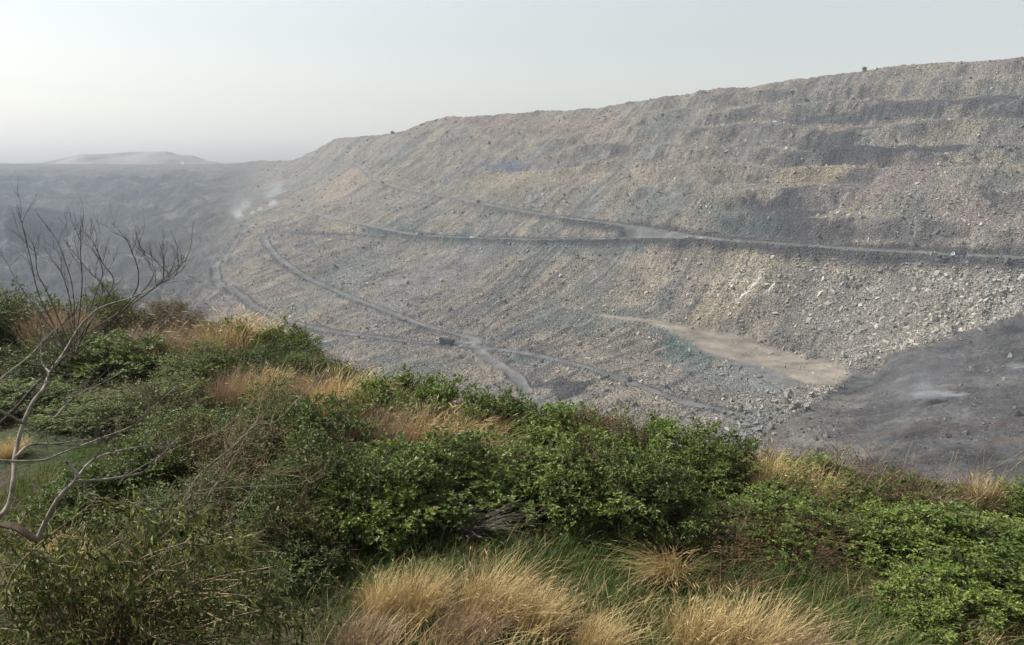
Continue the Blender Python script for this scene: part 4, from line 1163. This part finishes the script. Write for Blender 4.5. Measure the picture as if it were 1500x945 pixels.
def make_truck(label, bodyc, cabc, scale, load=True):
    t = thing('dump_truck', label, 'truck', (0, 0, 0), group='dump trucks on the haul roads')
    mbody = plain('tipper_body_paint', bodyc, 0.6); mcab = plain('cab_paint', cabc, 0.45)
    c = MB(); boxm(c, -4.4, 3.6, -.5, .5, .75, 1.05); boxm(c, -4.6, -4.4, -1.15, 1.15, .55, .85); boxm(c, .2, 1.3, .55, 1.15, .55, 1.0)
    c.build('chassis', M_CHAS, t)
    cb = MB(); prism(cb, [(2.0, .7), (4.3, .7), (4.45, 1.0), (4.4, 1.9), (4.05, 2.85), (2.1, 2.9), (2.0, 2.4)], -1.2, 1.2)
    cab = cb.build('cab', mcab, t)
    w = MB(); V = np.array([[4.43, -1.05, 1.95], [4.43, 1.05, 1.95], [4.1, 1.0, 2.75], [4.1, -1.0, 2.75]]) + [.02, 0, .01]
    w.add(np.vstack([V, V - [.04, 0, 0]]), Q=[[0, 1, 2, 3], [7, 6, 5, 4], [0, 4, 5, 1], [1, 5, 6, 2], [2, 6, 7, 3], [3, 7, 4, 0]]); w.build('windscreen', M_GLASS, cab)
    for s in (-1, 1):
        w = MB(); prism(w, [(2.7, 1.85), (4.1, 1.85), (3.85, 2.6), (2.7, 2.6)], s * 1.2 - .01, s * 1.2 + .015 if s > 0 else s * 1.2 + .01)
        w.V = [v + [0, s * .012, 0] for v in w.V]; w.build('side_window', M_GLASS, cab)
        hl = MB(); boxm(hl, 4.40, 4.47, s * .9 - .16, s * .9 + .16, 1.0, 1.25); hl.build('headlight', M_RIM, cab)
    # open tipper: floor, sides, front board with canopy, tailgate
    bd = MB()
    prism(bd, [(-4.7, 1.3), (1.6, 1.15), (1.9, 2.9), (-4.5, 2.75)], -1.32, -1.22)
    prism(bd, [(-4.7, 1.3), (1.6, 1.15), (1.9, 2.9), (-4.5, 2.75)], 1.22, 1.32)
    boxm(bd, -4.66, 1.6, -1.22, 1.22, 1.16, 1.32); boxm(bd, 1.62, 1.8, -1.22, 1.22, 1.32, 3.05); boxm(bd, 1.8, 2.9, -1.22, 1.22, 3.0, 3.08)
    for x in np.linspace(-4.0, 1.2, 6):
        boxm(bd, x, x + .12, -1.39, -1.325, 1.3, 2.8); boxm(bd, x, x + .12, 1.325, 1.39, 1.3, 2.8)
    body = bd.build('tipper_body', mbody, t)
    tg = MB(); boxm(tg, -4.78, -4.68, -1.22, 1.22, 1.33, 2.7); tg.build('tailgate', mbody, body)
    if load:
        g = np.random.default_rng(5); ld = MB()
        xs = np.linspace(-4.5, 1.5, 16); ys = np.linspace(-1.15, 1.15, 8); XX, YY = np.meshgrid(xs, ys)
        ZZ = 2.35 + .75 * np.clip(1 - (XX + 1.5) ** 2 / 11, 0, 1) * np.clip(1 - YY ** 2 / 1.9, 0, 1) + .2 * g.random(XX.shape)
        nX = len(xs); ii, jj = np.meshgrid(np.arange(len(ys) - 1), np.arange(nX - 1), indexing='ij')
        ld.add(np.stack([XX, YY, ZZ], -1).reshape(-1, 3), Q=np.stack([ii * nX + jj, ii * nX + jj + 1, (ii + 1) * nX + jj + 1, (ii + 1) * nX + jj], -1).reshape(-1, 4))
        ld.build('load', plain('coal_load', (0.03, 0.03, 0.03), 0.9, var=0.4), body)
    for x in (3.2, -1.9, -3.3):
        for s in (-1, 1):
            an = np.arange(20) / 20 * 2 * math.pi
            ty = MB(); prof = [(x + .55 * math.cos(a), .55 + .55 * math.sin(a)) for a in an]
            wy = 1.2 if x > 0 else 1.25
            ww = .32 if x > 0 else .6
            prism(ty, prof, s * wy - (ww if s > 0 else 0), s * wy + (0 if s > 0 else ww)); wh = ty.build('wheel', M_TYRE, t)
            rm = MB(); prof = [(x + .28 * math.cos(a), .55 + .28 * math.sin(a)) for a in an]
            prism(rm, prof, s * (wy + .005) - .02, s * (wy + .005) + .02); rm.build('rim', M_RIM, wh)
    t.scale = (scale,) * 3
    return t
def put_on_road(t, name, px, heading_left=True, side=0.0):
    q, W = PIT['info'][name]
    # nearest polyline sample by picture x
    i = int(np.argmin(np.abs(q[:, 0] - px))) if not isinstance(px, tuple) else int(np.argmin((q[:, 0] - px[0]) ** 2 + (q[:, 1] - px[1]) ** 2))
    i = min(max(i, 2), len(W) - 3)
    d = W[i + 2] - W[i - 2]
    if heading_left == (d[0] > 0): d = -d
    hx = math.atan2(d[1], d[0])
    n = np.array([-d[1], d[0]]) / np.hypot(d[0], d[1]) * side
    # height from the finished surface
    G = PIT['P']; ii, jj = pit_lookup(q[i, 0], q[i, 1]); ii, jj = int(ii[0]), int(jj[0])
    sub = G[max(ii - 14, 0):ii + 14, max(jj - 14, 0):jj + 14].reshape(-1, 3)
    pos = W[i, :2] + n
    k = np.argsort(((sub[:, :2] - pos) ** 2).sum(1))[:4]
    t.location = (pos[0], pos[1], float(sub[k, 2].max()) + 0.02)
    pit = math.atan2(d[2], np.hypot(d[0], d[1]))
    t.rotation_euler = (0, -pit, hx)
put_on_road(make_truck('dark loaded dump truck with a pale cab at the junction of the lower roads', (0.02, 0.022, 0.028), (0.40, 0.40, 0.34), 1.95), 'low', 652)
put_on_road(make_truck('dark blue dump truck, white on top, at the right end of the upper haul road', (0.025, 0.03, 0.075), (0.5, 0.5, 0.6), 1.1), 'main', 1405)
put_on_road(make_truck('cream dump truck, left one of two small trucks on the hazy middle road', (0.10, 0.11, 0.11), (0.62, 0.62, 0.52), 1.15), 'second', 614)
put_on_road(make_truck('white dump truck, right one of two small trucks on the hazy middle road', (0.5, 0.5, 0.5), (0.7, 0.7, 0.7), 0.95), 'second', 692)
put_on_road(make_truck('tiny pale truck where the two upper roads meet', (0.35, 0.35, 0.34), (0.7, 0.7, 0.7), 0.75), 'main', 1012)
put_on_road(make_truck('tiny dark truck high on the hazy left part of the upper road', (0.05, 0.05, 0.05), (0.12, 0.12, 0.12), 0.95), 'main', 560)

# ------------------------------------------------------------------ single shrubs on the crest and slope
def crest_shrub(px, py, size, label, green=(0.05, 0.06, 0.035)):
    ii, jj = pit_lookup(px, py); p = PIT['P'][int(ii[0]), int(jj[0])]
    t = thing('hillside_shrub', label, 'shrub', p)
    g = np.random.default_rng(int(px)); fb = MB(); sb = MB()
    n = 260
    c = unit(g.normal(size=(n, 3))) * g.uniform(.4, 1, (n, 1)) * [1.1, 1.1, .8] * size + [0, 0, size * .9]
    leaves(fb, c, unit(g.normal(size=(n, 3))), unit(g.normal(size=(n, 3))), size * .4, size * .25)
    for k in range(7): tube(sb, np.array([[0, 0, -.3], [g.normal(0, .2) * size, g.normal(0, .2) * size, size * .6], c[k]]), .07 * size, .03 * size, 4)
    fb.build('foliage', leaf_mat('shrub_leaf', tuple(v * .7 for v in green), green, tuple(v * 1.5 for v in green)), t); sb.build('stems', M_TWIG, t)
crest_shrub(1266, 105, 3.0, 'lone round shrub standing on the skyline crest at right')
crest_shrub(1182, 141, 2.6, 'dark shrub just below the crest at right')
crest_shrub(574, 198, 3.6, 'small hazy shrub on the skyline left of centre')
crest_shrub(700, 296, 2.4, 'dark shrub beside the hazy upper road')
crest_shrub(1250, 136, 1.6, 'small shrub below the lone skyline shrub')

# ------------------------------------------------------------------ smoke
def smoke(px, py, Y, rx, ry, rz, dens, label, lean=(0, 0), scale=2.0, group='smoke rising in the pit'):
    m = bpy.data.materials.new('white_smoke'); m.use_nodes = True; nt = m.node_tree; nt.nodes.clear()
    out = nt.nodes.new('ShaderNodeOutputMaterial'); pv = nt.nodes.new('ShaderNodeVolumePrincipled')
    pv.inputs['Color'].default_value = (0.92, 0.95, 1, 1); pv.inputs['Density Attribute'].default_value = ''; pv.inputs['Anisotropy'].default_value = 0.2
    tc = nt.nodes.new('ShaderNodeTexCoord')
    ln = nt.nodes.new('ShaderNodeVectorMath'); ln.operation = 'LENGTH'; nt.links.new(tc.outputs['Object'], ln.inputs[0])
    nz = nt.nodes.new('ShaderNodeTexNoise'); nz.inputs['Scale'].default_value = scale; nz.inputs['Detail'].default_value = 4
    nt.links.new(tc.outputs['Object'], nz.inputs['Vector'])
    fall = math_node(nt, 'SUBTRACT', 1.0, ln.outputs['Value']); fall = math_node(nt, 'MAXIMUM', fall, 0.0)
    fall = math_node(nt, 'POWER', fall, 1.5)
    nn = math_node(nt, 'MAXIMUM', math_node(nt, 'SUBTRACT', nz.outputs['Fac'], 0.38), 0.0)
    nt.links.new(math_node(nt, 'MULTIPLY', math_node(nt, 'MULTIPLY', fall, nn), dens), pv.inputs['Density'])
    nt.links.new(pv.outputs[0], out.inputs['Volume'])
    P = at(px, py, Y)
    g = MB(); nu, nv = 14, 9
    V = [[0, 0, -1]]
    for i in range(1, nv):
        ph = -math.pi / 2 + math.pi * i / nv
        for j in range(nu):
            a = 2 * math.pi * j / nu; V.append([math.cos(ph) * math.cos(a), math.cos(ph) * math.sin(a), math.sin(ph)])
    V.append([0, 0, 1]); V = np.array(V)
    T = [[0, 1 + (j + 1) % nu, 1 + j] for j in range(nu)] + [[len(V) - 1, len(V) - 1 - nu + j, len(V) - 1 - nu + (j + 1) % nu] for j in range(nu)]
    Q = [[1 + i * nu + j, 1 + i * nu + (j + 1) % nu, 1 + (i + 1) * nu + (j + 1) % nu, 1 + (i + 1) * nu + j] for i in range(nv - 2) for j in range(nu)]
    g.add(V, T=T, Q=Q)
    o = g.build('smoke', m, None, True)
    o.location = P; o.scale = (rx, ry, rz); o.rotation_euler = (0, lean[0], lean[1])
    tag(o, label, 'smoke', group, 'stuff')
dsurf = lambda px, py: float(1 / inv_depth(px, py)) * float(rays(px, py)[1])
for (px, py, rx, rz, dn, lb, lean) in [
    (350, 316, 12, 11, .7, 'white puff of smoke at the left end of the row of fires', .3),
    (354, 308, 30, 40, .11, 'thin plume drifting up from the left puff of smoke', .35),
    (400, 299, 11, 12, .8, 'white puff of smoke at the right end of the row of fires', .2),
    (402, 285, 32, 46, .10, 'thin plume drifting up from the right puff of smoke', .15),
    (381, 307, 8, 8, .6, 'small puff of smoke between the two larger ones', .2),
    (370, 311, 6, 7, .5, 'faint puff of smoke right of the left puff', .2),
    (267, 240, 9, 14, .5, 'tiny white smoke wisp on the far left rim', .1)]:
    smoke(px, py, dsurf(px, py) - rx * .5, rx, rx, rz, dn, lb, (lean, 0))
smoke(1378, 579, dsurf(1375, 584) - 2, 20, 5, 3, 4.0, 'white ground smoke on the dark coal floor', (0, 0), 3.0)
smoke(1345, 560, dsurf(1345, 584) - 3, 34, 12, 18, .13, 'bluish smoke spreading left over the coal floor', (-.3, 0), 2.0)
smoke(1352, 573, dsurf(1375, 584) - 2, 7, 5, 9, .55, 'thin wisp of smoke drifting up from the coal floor', (-.5, 0), 2.5)
smoke(1490, 537, dsurf(1490, 540) - 3, 9, 6, 3, .9, 'small white smoke wisp at the right edge of the coal floor', (0, 0), 3.0)
smoke(690, 500, 660, 18, 10, 5, .25, 'brown-grey dust trailing behind the lower dump truck', (0, 0), 2.0)

# ------------------------------------------------------------------ air
def haze():
    x0, x1, y0, y1, z0, z1 = -3300, 3300, -60, 4300, float(PIT['P'][..., 2].min()) - 60, float(PIT['P'][..., 2].max()) + 25
    z0 = min(z0, -300)
    V = [(x, y, z) for z in (z0, z1) for y in (y0, y1) for x in (x0, x1)]
    Q = [(0, 2, 3, 1), (4, 5, 7, 6), (0, 1, 5, 4), (2, 6, 7, 3), (0, 4, 6, 2), (1, 3, 7, 5)]
    m = bpy.data.materials.new('hazy_air'); m.use_nodes = True; nt = m.node_tree; nt.nodes.clear()
    out = nt.nodes.new('ShaderNodeOutputMaterial'); pv = nt.nodes.new('ShaderNodeVolumePrincipled')
    pv.inputs['Color'].default_value = (0.76, 0.88, 1.0, 1); pv.inputs['Density'].default_value = 0.000135
    pv.inputs['Density Attribute'].default_value = ''; pv.inputs['Anisotropy'].default_value = 0.05
    nt.links.new(pv.outputs[0], out.inputs['Volume'])
    o = mesh_np('haze', np.array(V, float), np.array(Q), m)
    tag(o, kind='stuff')
    print('haze', z0, z1)
haze()
